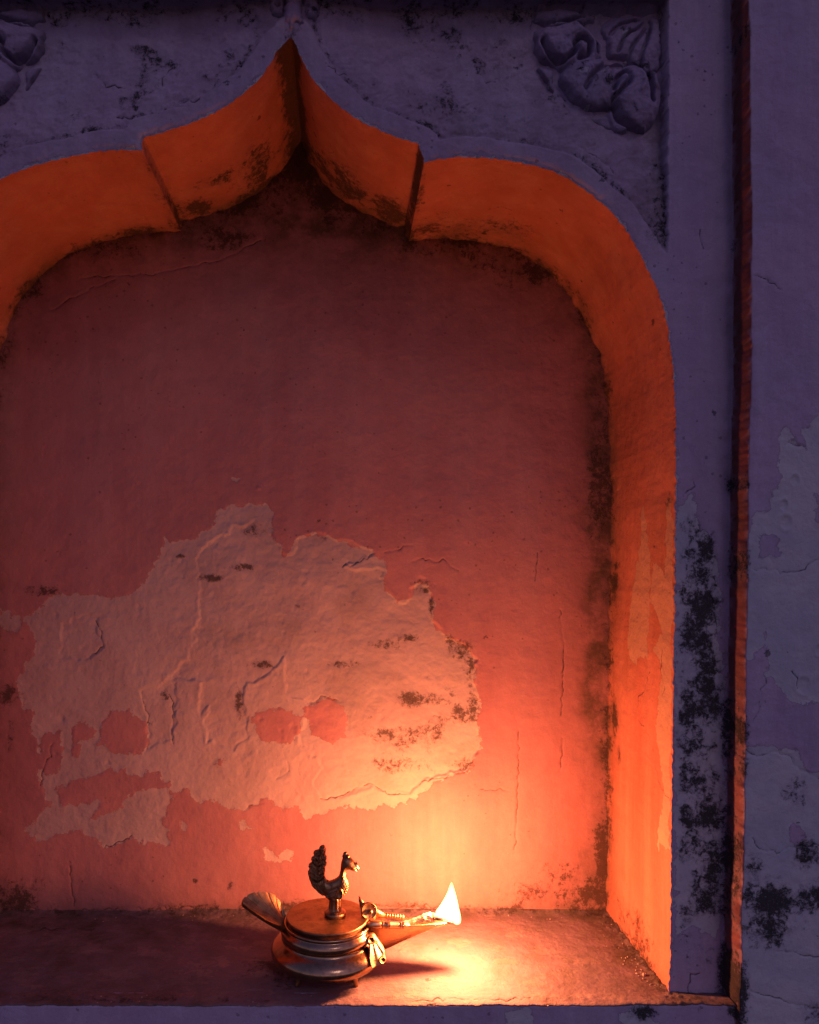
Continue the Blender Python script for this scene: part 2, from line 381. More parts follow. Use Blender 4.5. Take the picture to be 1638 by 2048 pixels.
    grime_shade = 0.35 * face + 0.25 * inS + 0.45 * np.exp(-np.abs(U - e + 8) / 22) * (U < e + 2) + 0.35 * roughs * sstep(1240, 1330, U) + 0.25 * np.exp(-((U - 1000) / 400) ** 2 - ((Vv - 300) / 150) ** 2) * roughs  # includes painted shade at the spandrel's right end; darker beside the step
    # cracks (seen positions)
    crack = np.full(U.shape, 50.0)
    reg = U > 1330
    uu, vv = (U[reg] - VX) * q + VX, (Vv[reg] - VY) * q + VY
    cr = np.full(uu.shape, 50.0)
    for line in ([(1508, 1142), (1545, 1140), (1560, 1148), (1590, 1142), (1600, 1145), (1625, 1125), (1660, 1118)],
                 [(1492, 1500), (1515, 1512), (1550, 1505), (1580, 1510), (1605, 1545), (1640, 1556), (1700, 1560)], [(1505, 1680), (1520, 1700), (1555, 1705), (1600, 1690), (1650, 1690)],
                 [(1577, 883), (1590, 886), (1610, 896)], [(1556, 1900), (1600, 1908), (1640, 1912)], [(1500, 1985), (1560, 2000), (1640, 2020)], [(1580, 1345), (1592, 1360), (1598, 1380)],
                 [(1528, 1360), (1515, 1420), (1508, 1445)], [(1508, 550), (1535, 560), (1560, 578)]):
        cr = np.minimum(cr, polydist(uu, vv, densify(line, 7, rough=6, seed=17, size=16), closed=False))
    c2 = np.full(uu.shape, 50.0); u0, v0 = U[reg], Vv[reg]
    for line in ([(1420, 1180), (1432, 1230), (1436, 1270)], [(1388, 960), (1390, 975), (1372, 985)], [(1375, 2001), (1380, 1950), (1400, 1948)], [(1400, 460), (1404, 490), (1409, 498)]):
        c2 = np.minimum(c2, polydist(u0, v0, densify(line, 7, rough=4, seed=18, size=14), closed=False))
    onp = u0 > e[reg]
    crack[reg] = np.where(onp, cr, c2)
    reg = (Vv < 500) & (U < 1340) & (U > -80); cs = np.full(reg.sum(), 50.0)
    for line in ([(320, 160), (345, 110)], [(185, 130), (210, 158), (240, 170)], [(480, 120), (440, 170), (380, 205), (300, 228), (230, 230)], [(980, 150), (1000, 135)], [(660, 130), (690, 150)], [(1160, 290), (1200, 310), (1235, 345)]):
        cs = np.minimum(cs, polydist(U[reg], Vv[reg], densify(line, 6, rough=8, seed=19, size=12), closed=False))
    crack[reg] = cs
    h -= 0.5 * sstep(3.5, 0.5, crack)
    y = -h / 1000.0
    X = (U - VX) / SC; Z = -(Vv - VY) / SC
    V3 = np.stack([X, y, Z], 1) - WO
    Fc = gridfaces(len(us), len(vs), keep, flip=True)
    V3, Fc, at = compact(V3, Fc, dict(maroon=np.clip(face * 1.5, 0, 1), peel=np.clip(peel, -40, 40), mould_shade=m, crack=np.minimum(crack, 20), grime_shade=grime_shade))
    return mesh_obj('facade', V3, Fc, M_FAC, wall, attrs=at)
build_facade()

# ---- niche back wall, laid out by where it is seen
def from_crop(P, s=1.638, ox=0, oy=900): return [(x / s + ox, y / s + oy) for x, y in P]
def build_back():
    us = np.arange(-140, 1300, 2.2); vs = np.arange(190, 1880, 2.2)
    U, Vv = np.meshgrid(us, vs, indexing='ij'); U = U.ravel(); Vv = Vv.ravel()
    big = from_crop([(760, 180), (850, 170), (880, 195), (905, 300), (925, 345), (955, 345), (970, 300), (1030, 275), (1080, 285), (1150, 300), (1225, 330), (1262, 385), (1255, 440), (1300, 500),
        (1340, 502), (1350, 450), (1375, 435), (1405, 445), (1415, 500), (1420, 560), (1460, 610), (1520, 640), (1558, 680), (1550, 760), (1572, 830), (1558, 880), (1582, 960), (1550, 1020),
        (1530, 1050), (1470, 1068), (1420, 1085), (1330, 1160), (1200, 1175), (1060, 1180), (1000, 1215), (970, 1165), (930, 1180), (860, 1150), (790, 1180), (700, 1155), (640, 1145), (600, 1112), (560, 1120),
        (530, 1200), (555, 1300), (490, 1280), (420, 1275), (340, 1302), (300, 1270), (270, 1240), (200, 1265), (120, 1285), (80, 1250), (165, 1150), (130, 1100), (135, 1000), (90, 900), (60, 760),
        (95, 700), (120, 600), (80, 560), (150, 480), (260, 470), (380, 482), (480, 430), (520, 330), (530, 290), (570, 300), (640, 280), (690, 250), (715, 205)])
    peel = polydist(U, Vv, densify(big, 9, True, rough=9, seed=50, size=26))
    holes = [[(330, 900), (370, 860), (430, 855), (475, 890), (485, 950), (470, 990), (420, 1000), (350, 990), (325, 960)], [(230, 910), (265, 890), (315, 915), (300, 945), (250, 960)],
             [(130, 940), (200, 925), (205, 990), (190, 1060), (140, 1060)], [(240, 960), (262, 965), (255, 1000), (240, 995)],
             [(175, 1105), (280, 1070), (400, 1040), (430, 1065), (520, 1055), (562, 1100), (430, 1125), (395, 1165), (275, 1228), (340, 1145), (205, 1172)],
             [(825, 880), (870, 850), (930, 845), (982, 880), (980, 930), (930, 968), (850, 950)], [(1003, 850), (1050, 815), (1110, 820), (1135, 870), (1130, 930), (1080, 958), (1015, 930)],
             [(700, 1018), (730, 1018), (728, 1045), (702, 1040)], [(0, 1080), (60, 1000), (110, 1000), (100, 1090), (20, 1110)], [(0, 600), (60, 640), (50, 800), (0, 850)], [(60, 850), (110, 840), (100, 900), (60, 890)]]
    for k, hp in enumerate(holes): peel = np.minimum(peel, -polydist(U, Vv, densify(from_crop(hp), 8, True, rough=7, seed=60 + k, size=18)))
    for k, hp in enumerate([[(785, 1215), (800, 1218), (815, 1240), (790, 1255)], [(592, 1212), (606, 1210), (604, 1250), (592, 1245)], [(858, 1300), (880, 1310), (910, 1325), (968, 1310), (960, 1335), (920, 1352), (880, 1345)],
                            [(760, 90), (785, 95), (775, 115)], [(0, 520), (70, 560), (60, 600), (0, 590)]]):
        peel = np.maximum(peel, polydist(U, Vv, densify(from_crop(hp), 8, True, rough=6, seed=80 + k, size=14)))
    peel += 4 * fbm(U, Vv, 26, 33, 4)
    deep = polydist(U, Vv, densify(from_crop([(645, 360), (700, 285), (830, 232), (878, 262), (905, 310), (925, 340), (955, 340), (985, 285), (1040, 272), (1150, 302), (1225, 332), (1190, 360), (1120, 385), (1180, 392), (1262, 390),
        (1255, 440), (1300, 500), (1340, 502), (1352, 452), (1375, 437), (1405, 447), (1418, 560), (1460, 612), (1520, 642), (1556, 682), (1550, 760), (1570, 830), (1556, 880), (1580, 960), (1550, 1020),
        (1530, 1050), (1460, 1065), (1390, 1082), (1340, 1126), (1280, 1130), (1220, 1100), (1150, 1130), (1060, 1150), (1030, 1100), (1050, 1040), (985, 960), (985, 930), (1010, 830), (935, 795), (940, 680),
        (850, 750), (800, 780), (810, 950), (760, 985), (680, 950), (670, 900), (690, 830), (650, 870), (660, 760), (560, 745), (635, 640), (652, 500)]), 7, True, rough=7, seed=51, size=20))
    deep2 = polydist(U, Vv, densify(from_crop([(460, 790), (570, 760), (575, 900), (560, 950), (490, 975), (485, 900)]), 7, True, rough=6, seed=52, size=16))
    deep3 = polydist(U, Vv, densify(from_crop([(280, 540), (315, 530), (340, 645), (290, 690), (200, 680), (205, 570)]), 7, True, rough=8, seed=53, size=16))
    h = 1.4 * fbm(U, Vv, 420, 3, 2) + 0.30 * fbm(U, Vv, 70, 4, 4)
    h -= 0.28 * sstep(-1.2, 1.5, peel)
    edge_r = 0.35 + 0.75 * sstep(780, 900, U)
    h -= 1.5 * edge_r * sstep(-1.2, 1.2, deep) + 0.5 * sstep(-1.2, 1.2, deep2) + 0.55 * sstep(-1.2, 1.2, deep3)
    h += 0.35 * np.exp(-((deep + 4) / 3.5) ** 2) * (0.4 + fbm(U, Vv, 60, 34, 2))
    inside = sstep(0, 8, deep)
    h += inside * (0.34 * fbm(U * 0.8 + Vv * 0.3, Vv * 1.1 - U * 0.45, 60, 36, 5, 0.58))
    h += sstep(0, 6, peel) * 0.14 * fbm(U, Vv, 14, 37, 4, 0.6)
    # blisters, chips and pock marks
    marks = [(797, 1058, 13, -1), (910, 1060, 22, -1), (808, 985, 12, -1), (920, 920, 6, -1), (853, 880, 6, -1), (958, 905, 8, -1), (700, 310, 8, -1), (1380, 430, 14, -1.5), (455, 515, 8, -1), (720, 590, 6, -.7), (1235, 820, 9, -.7),
             (990, 430, 9, -1), (1000, 400, 7, -.8), (845, 125, 5, 1), (200, 880, 8, -1), (1020, 640, 6, -.8), (1440, 730, 14, -.8), (540, 745, 9, 1), (470, 580, 10, -.5)]
    r2 = np.random.RandomState(5)
    marks += [(r2.uniform(60, 1500), r2.uniform(350, 1150), r2.uniform(3, 9), r2.uniform(-1, .5)) for _ in range(70)]
    for (cx, cy, r, s) in marks:
        cx, cy = cx / 1.638, cy / 1.638 + 900; r = r / 1.3
        b = (np.abs(U - cx) < 4 * r) & (np.abs(Vv - cy) < 4 * r)
        rr = np.hypot((U[b] - cx), Vv[b] - cy) / r * (1 + 0.35 * fbm(U[b], Vv[b], r * 1.5, 90))
        h[b] += 0.5 * s * np.exp(-rr ** 4)
    crack = np.full(U.shape, 50.0)
    def ck(lines, rough=6, seed=70):
        nonlocal crack
        for line in lines:
            L_ = densify(line, 7, rough=rough, seed=seed, size=16); b = (U > L_[:, 0].min() - 30) & (U < L_[:, 0].max() + 30) & (Vv > L_[:, 1].min() - 30) & (Vv < L_[:, 1].max() + 30)
            crack[b] = np.minimum(crack[b], polydist(U[b], Vv[b], L_, closed=False))
    ck([from_crop(l) for l in ([(1048, 1145), (1100, 1142), (1170, 1108), (1222, 1100), (1270, 1128), (1330, 1128), (1372, 1100), (1392, 1078), (1470, 1068), (1530, 1050)], [(1120, 385), (1180, 362), (1222, 340)], [(290, 690), (340, 645), (318, 560)],
        [(340, 1300), (400, 1280), (430, 1270)], [(485, 975), (490, 900), (460, 800)], [(560, 960), (570, 850), (560, 800)], [(800, 1178), (855, 1150)], [(905, 1082), (945, 1055), (945, 1020)], [(1015, 830), (1060, 808), (1115, 825)],
        [(1260, 335), (1345, 318)], [(1350, 362), (1450, 360), (1500, 395)], [(130, 1100), (150, 1020), (175, 970)], [(190, 350), (185, 330)])])
    ck([[(140, 1735), (149, 1830)], [(1120, 1220), (1128, 1300), (1122, 1430)], [(1037, 1460), (1035, 1560), (1030, 1700)], [(1125, 1475), (1123, 1545)], [(160, 555), (300, 550), (440, 520), (520, 480)], [(100, 620), (180, 580), (230, 560)], [(1075, 1105), (1070, 1160)], [(960, 1578), (1015, 1580)]], rough=4)
    ck([[(0, 1818), (150, 1822), (300, 1815), (480, 1818), (800, 1812), (1100, 1826), (1210, 1816)]], rough=7, seed=77)
    h -= 0.3 * sstep(3.0, 0.5, crack)
    # where the reveal meets the wall
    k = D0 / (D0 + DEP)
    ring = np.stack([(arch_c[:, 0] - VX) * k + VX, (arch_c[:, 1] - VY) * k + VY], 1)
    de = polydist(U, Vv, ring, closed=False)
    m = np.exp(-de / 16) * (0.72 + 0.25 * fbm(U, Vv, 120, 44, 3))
    m *= np.where((Vv > 1030) & (Vv < 1400) & (U > 900), 0.8, 1.0)
    def blob(cx, cy, rx, ry, s):
        nonlocal m
        m = np.maximum(m, s * np.exp(-(((U - cx) / rx) ** 2 + ((Vv - cy) / ry) ** 2)))
    for b in ((600, 330, 120, 55, 1.1), (690, 390, 130, 50, 1.05), (1050, 500, 120, 50, .7), (430, 470, 120, 30, .6), (600, 320, 40, 60, 1.1), (460, 400, 90, 40, .8), (770, 430, 60, 35, .9), (200, 490, 110, 30, .55), (930, 480, 90, 35, .75), (1060, 540, 70, 40, .75), (60, 560, 40, 60, .6),
              (1205, 920, 30, 130, .72), (1190, 1010, 26, 80, .5), (1205, 1720, 22, 90, 1.0), (1190, 1800, 60, 50, .8), (1218, 1540, 12, 60, .9), (1100, 1790, 110, 32, .45), (1120, 1740, 60, 30, .35), (700, 1330, 34, 9, .85), (820, 1275, 20, 9, .9), (760, 1290, 30, 9, .6),
              (925, 1300, 24, 22, .75), (905, 1280, 20, 12, .8), (940, 1340, 14, 50, .75), (830, 1400, 40, 14, .8), (945, 1410, 14, 40, .8), (920, 1430, 20, 20, .7), (520, 1330, 30, 8, .7), (478, 1410, 9, 36, .75), (920, 1530, 30, 14, .7),
              (800, 1530, 60, 16, .55), (760, 1470, 40, 14, .5), (850, 1470, 60, 30, .42), (505, 1060, 30, 14, .6), (420, 1155, 24, 7, .7), (485, 1135, 24, 8, .6), (640, 1078, 12, 9, .7), (330, 1395, 8, 12, .7), (845, 1165, 22, 8, .7), (862, 1215, 6, 22, .7),
              (400, 1820, 90, 16, .75), (560, 1815, 130, 14, .7), (240, 1825, 60, 14, .55), (30, 1805, 70, 40, .85), (330, 1825, 60, 14, .6), (1000, 1818, 120, 12, .55), (820, 1812, 120, 9, .45), (20, 1390, 26, 24, .8), (20, 1470, 8, 40, .5), (90, 1180, 50, 12, .5),
              (595, 1212, 5, 5, .8), (390, 1762, 6, 6, .9), (460, 1775, 6, 10, .8), (360, 1112, 8, 4, .8), (845, 1180, 15, 8, .6)):
        blob(*b)
    m += 0.22 * sstep(0.1, 0.6, fbm(U, Vv, 90, 47, 3)) * inside * sstep(560, 800, U)
    grime_shade = 1.25 * np.exp(-((U - 1205 - 14 * fbm(U * 0, Vv, 90, 49, 2)) / (34 + 10 * fbm(U * 0, Vv, 60, 50, 2))) ** 2) * sstep(450, 800, Vv) * sstep(1600, 1400, Vv) + 0.75 * np.exp(-de / 40) + 0.6 * np.exp(-np.abs(Vv - 1820) / 22)
    grime_shade += 1.8 * np.exp(-(((U - 640) / 260) ** 2 + ((Vv - 370) / 90) ** 2)) + 0.25 * sstep(900, 500, Vv)  # soot round the apex, and slightly darker towards the top
    grime_shade += 0.4 * np.exp(-(((U - 1180) / 70) ** 2 + ((Vv - 1760) / 90) ** 2)) + .25 * inside * sstep(.0, .6, fbm(U, Vv, 110, 48, 4)) 
    y = DEP - h / 1000.0 + 0.0 * U
    X = (U - VX) / F * (D0 + DEP); Z = -(Vv - VY) / F * (D0 + DEP)
    V3 = np.stack([X, y, Z], 1) - WO
    Fc = gridfaces(len(us), len(vs), None, flip=True)
    return mesh_obj('niche_back', V3, Fc, M_BACK, wall, attrs=dict(peel=np.clip(peel, -40, 40), mould_shade=np.clip(m, 0, 1.2), crack=np.minimum(crack, 20), grime_shade=np.clip(grime_shade, 0, 1)))
build_back()

# ---- reveal: jambs and soffit of the arch
def build_reveal():
    P = arch; n = len(P)
    T = np.gradient(P, axis=0); T /= np.linalg.norm(T, axis=1)[:, None] + 1e-9
    Nn = np.stack([-T[:, 1], T[:, 0]], 1)           # pointing into the opening
    cen = np.array([577, 1100.0]); sgn = np.sign(((cen - P) * Nn).sum(1)); 
    Nn *= np.sign(np.median(sgn))
    ker = np.ones(5) / 5
    Nn = np.stack([np.convolve(Nn[:, 0], ker, 'same'), np.convolve(Nn[:, 1], ker, 'same')], 1)
    seg = np.r_[0, np.cumsum(np.linalg.norm(np.diff(P, axis=0), axis=1))]
    ys = np.r_[np.array([-0.3, 0.2, 1.0]), np.arange(2, DEP * 1000 + 4, 0.95)]
    S, Y = np.meshgrid(seg, ys, indexing='ij')
    PX = np.repeat(P[:, :1], len(ys), 1); PY = np.repeat(P[:, 1:], len(ys), 1)
    # the chips of the front edge fade inwards
    Pc = np.stack([np.convolve(np.pad(P[:, 0], 7, 'edge'), np.ones(15) / 15, 'valid'), np.convolve(np.pad(P[:, 1], 7, 'edge'), np.ones(15) / 15, 'valid')], 1)
    cusp = np.zeros(n)
    for c in ((583, 72), (838, 290), (849, 327), (288, 275), (284, 300)):
        cusp = np.maximum(cusp, np.exp(-(np.hypot(P[:, 0] - c[0], P[:, 1] - c[1]) / 14) ** 2))
    f = sstep(0, 5, Y) * (1 - cusp[:, None])
    PX = PX * (1 - f) + Pc[:, :1] * f; PY = PY * (1 - f) + Pc[:, 1:] * f
    yp = Y * SC / 1000
    hb = sstep(0, 8, Y) * (2.6 * fbm(S, yp, 260, 61, 2) + 0.9 * fbm(S, yp, 60, 62, 4)) * (1 - 0.9 * cusp[:, None])
    hb += -1.6 * sstep(1.5, 0, Y) * 0
    # fillet to the back wall
    hb += 9 * sstep(DEP * 1000 - 7, DEP * 1000 + 1, Y) * (1 - cusp[:, None]) * (0.6 + 0.6 * fbm(S, yp, 50, 63, 2))
    PXd = PX + Nn[:, :1] * hb; PYd = PY + Nn[:, 1:] * hb
    X = (PXd - VX) / SC; Z = -(PYd - VY) / SC
    V3 = np.stack([X.ravel(), Y.ravel() / 1000, Z.ravel()], 1) - WO
    D = DEP * 1000
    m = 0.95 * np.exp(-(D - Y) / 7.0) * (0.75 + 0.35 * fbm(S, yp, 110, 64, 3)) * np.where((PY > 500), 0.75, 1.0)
    def near(c, rs, y0, ry, s):
        nonlocal m
        d = np.hypot(PX - c[0], PY - c[1]); m = np.maximum(m, s * np.exp(-(d / rs) ** 2 - ((Y - y0) / ry) ** 2))
    near((583, 75), 38, 10, 60, 1.6); near((583, 75), 36, 75, 60, 1.7); near((583, 75), 80, 118, 34, 1.15); near((640, 160), 50, 100, 20, .8)
    near((284, 290), 22, 90, 60, .8); near((284, 290), 16, 30, 25, .7); near((843, 308), 16, 40, 90, 1.15); near((843, 308), 30, 120, 40, .95)
    near((690, 222), 60, 105, 30, .85); near((800, 277), 60, 112, 22, .95); near((480, 190), 60, 95, 26, .72); near((340, 262), 50, 115, 14, .9); near((400, 240), 60, 80, 12, .5)
    near((950, 315), 120, 105, 26, .5); near((1080, 335), 60, 100, 26, .45); near((1250, 460), 80, 120, 14, .6); near((1340, 1960), 60, 70, 60, .5)
    near((1338, 1980), 30, 60, 60, .75); near((1346, 1130), 14, 118, 8, 1.2); near((1348, 1170), 40, 119, 8, 1.1); near((1344, 1500), 60, 116, 8, .7); near((1343, 1580), 26, 104, 6, .8); near((1350, 1000), 14, 10, 6, .5)
    sm = np.exp(-((PX - 1335) / 60) ** 2)
    # bare plaster showing through on the right jamb
    jr = (PX > 1300)
    peel = np.full(S.shape, -40.0)
    for k, pl in enumerate([[(1270, 20), (1310, 35), (1340, 20), (1480, 30), (1600, 10), (1720, 25), (1700, 3), (1050, 3), (985, 8), (1000, 14), (1150, 16), (1120, 38), (1200, 42)], [(995, 55), (1040, 50), (1130, 42), (1330, 48), (1350, 80), (1300, 88), (1180, 80), (1080, 62), (1010, 60)]]):
        d = polydist(PY, Y * 2.8, densify([(a, b * 2.8) for a, b in pl], 9, True, rough=9, seed=90 + k, size=26)); peel = np.where(jr, np.maximum(peel, d), peel)
    crack = np.full(S.shape, 50.0)
    for line in ([(1420, 62), (1455, 64), (1480, 58), (1500, 40), (1540, 30), (1580, 22), (1605, 3)], [(1305, 20), (1350, 22), (1385, 16), (1400, 20)], [(1360, 42), (1400, 50), (1425, 62)]):
        d = polydist(PY, Y * 2.8, densify([(a, b * 2.8) for a, b in line], 8, rough=7, seed=95, size=20), closed=False); crack = np.where(jr, np.minimum(crack, d), crack)
    for line in ([(1000, 90), (1040, 60), (1090, 85), (1140, 70)], [(900, 100), (950, 85), (1010, 100), (1070, 90)], [(380, 85), (430, 100), (450, 80), (500, 70)], [(640, 85), (700, 70), (730, 95)], [(660, 60), (690, 90), (760, 110)]):
        soff = (~jr) & (PY < 600)
        d = polydist(PX, Y * 2.8, densify([(a, b * 2.8) for a, b in line], 8, rough=16, seed=96, size=20), closed=False); crack = np.where(soff, np.minimum(crack, d + .5), crack)
    grime_shade = 0.8 * np.exp(-(D - Y) / 12) + 0.5 * m
    Fc = gridfaces(n, len(ys), None)
    return mesh_obj('arch_reveal', V3, Fc, M_REV, wall, attrs=dict(peel=np.clip(peel, -40, 40).ravel(), mould_shade=np.clip(m, 0, 1.7).ravel(), crack=np.minimum(crack, 20).ravel(), grime_shade=np.clip(grime_shade, 0, 1).ravel()))
build_reveal()

# ---- sill of the niche
ZS = wz(1985)
def build_shelf():
    xs = np.arange(-0.345, 0.277, 0.00085)
    ys = np.r_[np.arange(-16.6, DEP * 1000 + 3, 0.85)]
    Xg, Yg = np.meshgrid(xs, ys, indexing='ij')
    a, b = Xg * 1000, Yg
    front = -16.6
    lipx = 1.0 * fbm(a, a * 0, 40, 70, 2) + 0.9 * fbm(a, a * 0, 14, 71, 4) + 0.9 * np.clip(fbm(a, a * 0, 5, 72, 3), 0, 1)
    h = 0.5 * fbm(a, b, 60, 73, 3) + 0.14 * fbm(a, b, 12, 74, 5, .6) + 0.10 * fbm(a * .5, b * 2.2, 6, 75, 4, .6)
    h += 1.0 * sstep(2, -8, b) - 0.5 * np.exp(-(b - front) / 0.8)                     # worn round nosing
    h -= 0.35 * sstep(-0.2, 0.3, fbm(a, b, 26, 79, 3)) * np.exp(-((b + 12) / 10) ** 2)
    h += 2.6 * np.exp(-(DEP * 1000 - b) / 3.5)                # mortar fillet at the back wall
    jr = (1335 - VX) / SC * 1000
    h += 2.8 * np.exp(-np.abs(jr - a) / 4.0) * (b > 0) * (0.6 + 0.5 * fbm(a, b, 9, 76, 3)) * sstep(-2, 4, b)
    crumb = sstep(0.25, 0.6, fbm(a, b, 5, 77, 3)) * (np.exp(-np.abs(jr - a) / 14) + 0.8 * np.exp(-((b + 14) / 7) ** 2) * sstep(0, .4, fbm(a, b, 40, 78, 2)))
    h += 0.8 * crumb
    h = np.where(Xg * 1000 > edge_line(2000) / SC * 1000 * 0 + (1449 - VX) / SC * 1000, h - 4, h)
    px = Xg * F / (D0 + Yg / 1000) + VX; py = VY - ZS * F / (D0 + Yg / 1000)
    crack = np.full(px.shape, 50.0)
    for line in ([(825, 2006), (870, 2002), (915, 1999), (990, 2003), (1060, 1999)], [(60, 1862), (150, 1856), (190, 1858)], [(840, 2016), (870, 2012)]):
        crack = np.minimum(crack, polydist(px, py, densify(line, 6, rough=5, seed=99, size=14), closed=False))
    h -= 0.35 * sstep(3, .6, crack)
    peel = 15 * fbm(a * .7, b * 1.3, 22, 81, 5, .65) - 5
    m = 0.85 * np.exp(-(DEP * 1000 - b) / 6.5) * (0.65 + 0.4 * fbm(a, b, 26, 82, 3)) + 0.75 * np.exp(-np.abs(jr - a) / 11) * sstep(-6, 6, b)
    m = np.maximum(m, 0.36 * np.exp(-((b + 9) / 6) ** 2) * sstep(-.1, .4, fbm(a, b, 30, 83, 2)) * sstep(20, -40, a))
    m = np.maximum(m, 0.5 * np.exp(-(((a + 50) / 26) ** 2 + ((b - 30) / 24) ** 2)))  # round dark patch left of the bowl
    m = np.maximum(m, 0.55 * np.exp(-(((a - (jr + 35)) / 12) ** 2 + ((b + 10) / 16) ** 2)))  # dark patch at the pilaster foot
    grime_shade = 0.65 * np.exp(-(DEP * 1000 - b) / 14) + 0.75 * np.exp(-np.abs(jr - a) / 30) + 0.22 + 0.3 * sstep(-.2, .5, fbm(a, b, 60, 84, 3)) + 0.35 * sstep(-60, -150, a)
    Z = ZS + h / 1000
    V3 = np.stack([Xg.ravel(), (Yg + lipx * np.exp(-(b - front) / 6)).ravel() / 1000, Z.ravel()], 1)
    # nosing turned down over the wall face
    ncol = len(ys); nx = len(xs)
    base = V3.reshape(nx, ncol, 3)[:, 0, :].copy()
    r1 = base + np.array([0, -0.0001, -0.0003]); r2 = base + np.array([0, 0.0003, -0.0008]); r3 = base + np.array([0, 0.003, -0.0012])
    G = np.concatenate([r3[:, None], r2[:, None], r1[:, None], V3.reshape(nx, ncol, 3)], 1)
    def ext(A, v=None):
        A = A.reshape(nx, ncol); f = A[:, :1] if v is None else np.full((nx, 1), v)
        return np.concatenate([f, f, f, A], 1).ravel()
    Fc = gridfaces(nx, ncol + 3, None)
    return mesh_obj('sill', G.reshape(-1, 3) - WO, Fc, M_SHELF, wall, attrs=dict(peel=ext(peel), mould_shade=ext(np.clip(m, 0, 1.2)), crack=ext(np.minimum(crack, 20)), grime_shade=ext(np.clip(grime_shade, 0, 1))))
build_shelf()

# ------------------------------------------------------------------ inflated outlines (relief carving, statuette)
def inflate(name, poly, mat, parent, hf, step, to3d, both=False, attrs=False, back=None):
    P = np.asarray(poly, float); lo, hi = P.min(0) - step * 2, P.max(0) + step * 2
    us = np.arange(lo[0], hi[0], step); vs = np.arange(lo[1], hi[1], step)
    U, Vv = np.meshgrid(us, vs, indexing='ij'); U = U.ravel().copy(); Vv = Vv.ravel().copy()
    d, qx, qy = polydist(U, Vv, P, near=True)
    near = np.abs(d) < 0.7 * step; U[near] = qx[near]; Vv[near] = qy[near]; d = np.where(near, 0, d)
    keep = d >= 0
    hh = hf(U, Vv, np.maximum(d, 0))
    V3 = to3d(U, Vv, hh); Fc = gridfaces(len(us), len(vs), keep, flip=True)
    at = dict(peel=-20 + 25 * fbm(U, Vv, 40, 3), mould_shade=np.clip(0.05 + 0.4 * fbm(U, Vv, 60, 4), 0, 1), crack=U * 0 + 20, grime_shade=0.35 + 0.3 * np.exp(-d / 10)) if attrs else {}  # slightly darker along the outline
    if both:
        V2 = to3d(U, Vv, -hh if back is None else -back(U, Vv, np.maximum(d, 0)))
        n = len(V3); V3 = np.concatenate([V3, V2]); Fc = np.concatenate([Fc, Fc[:, ::-1] + n])
    V3, Fc, at = compact(V3, Fc, at)
    return mesh_obj(name, V3, Fc, mat, parent, attrs=at or None)

def relief_to3d(base):
    def f(U, Vv, hh):
        y = base - hh / 1000.0
        return np.stack([(U - VX) / SC, y, -(Vv - VY) / SC], 1) - WO
    return f
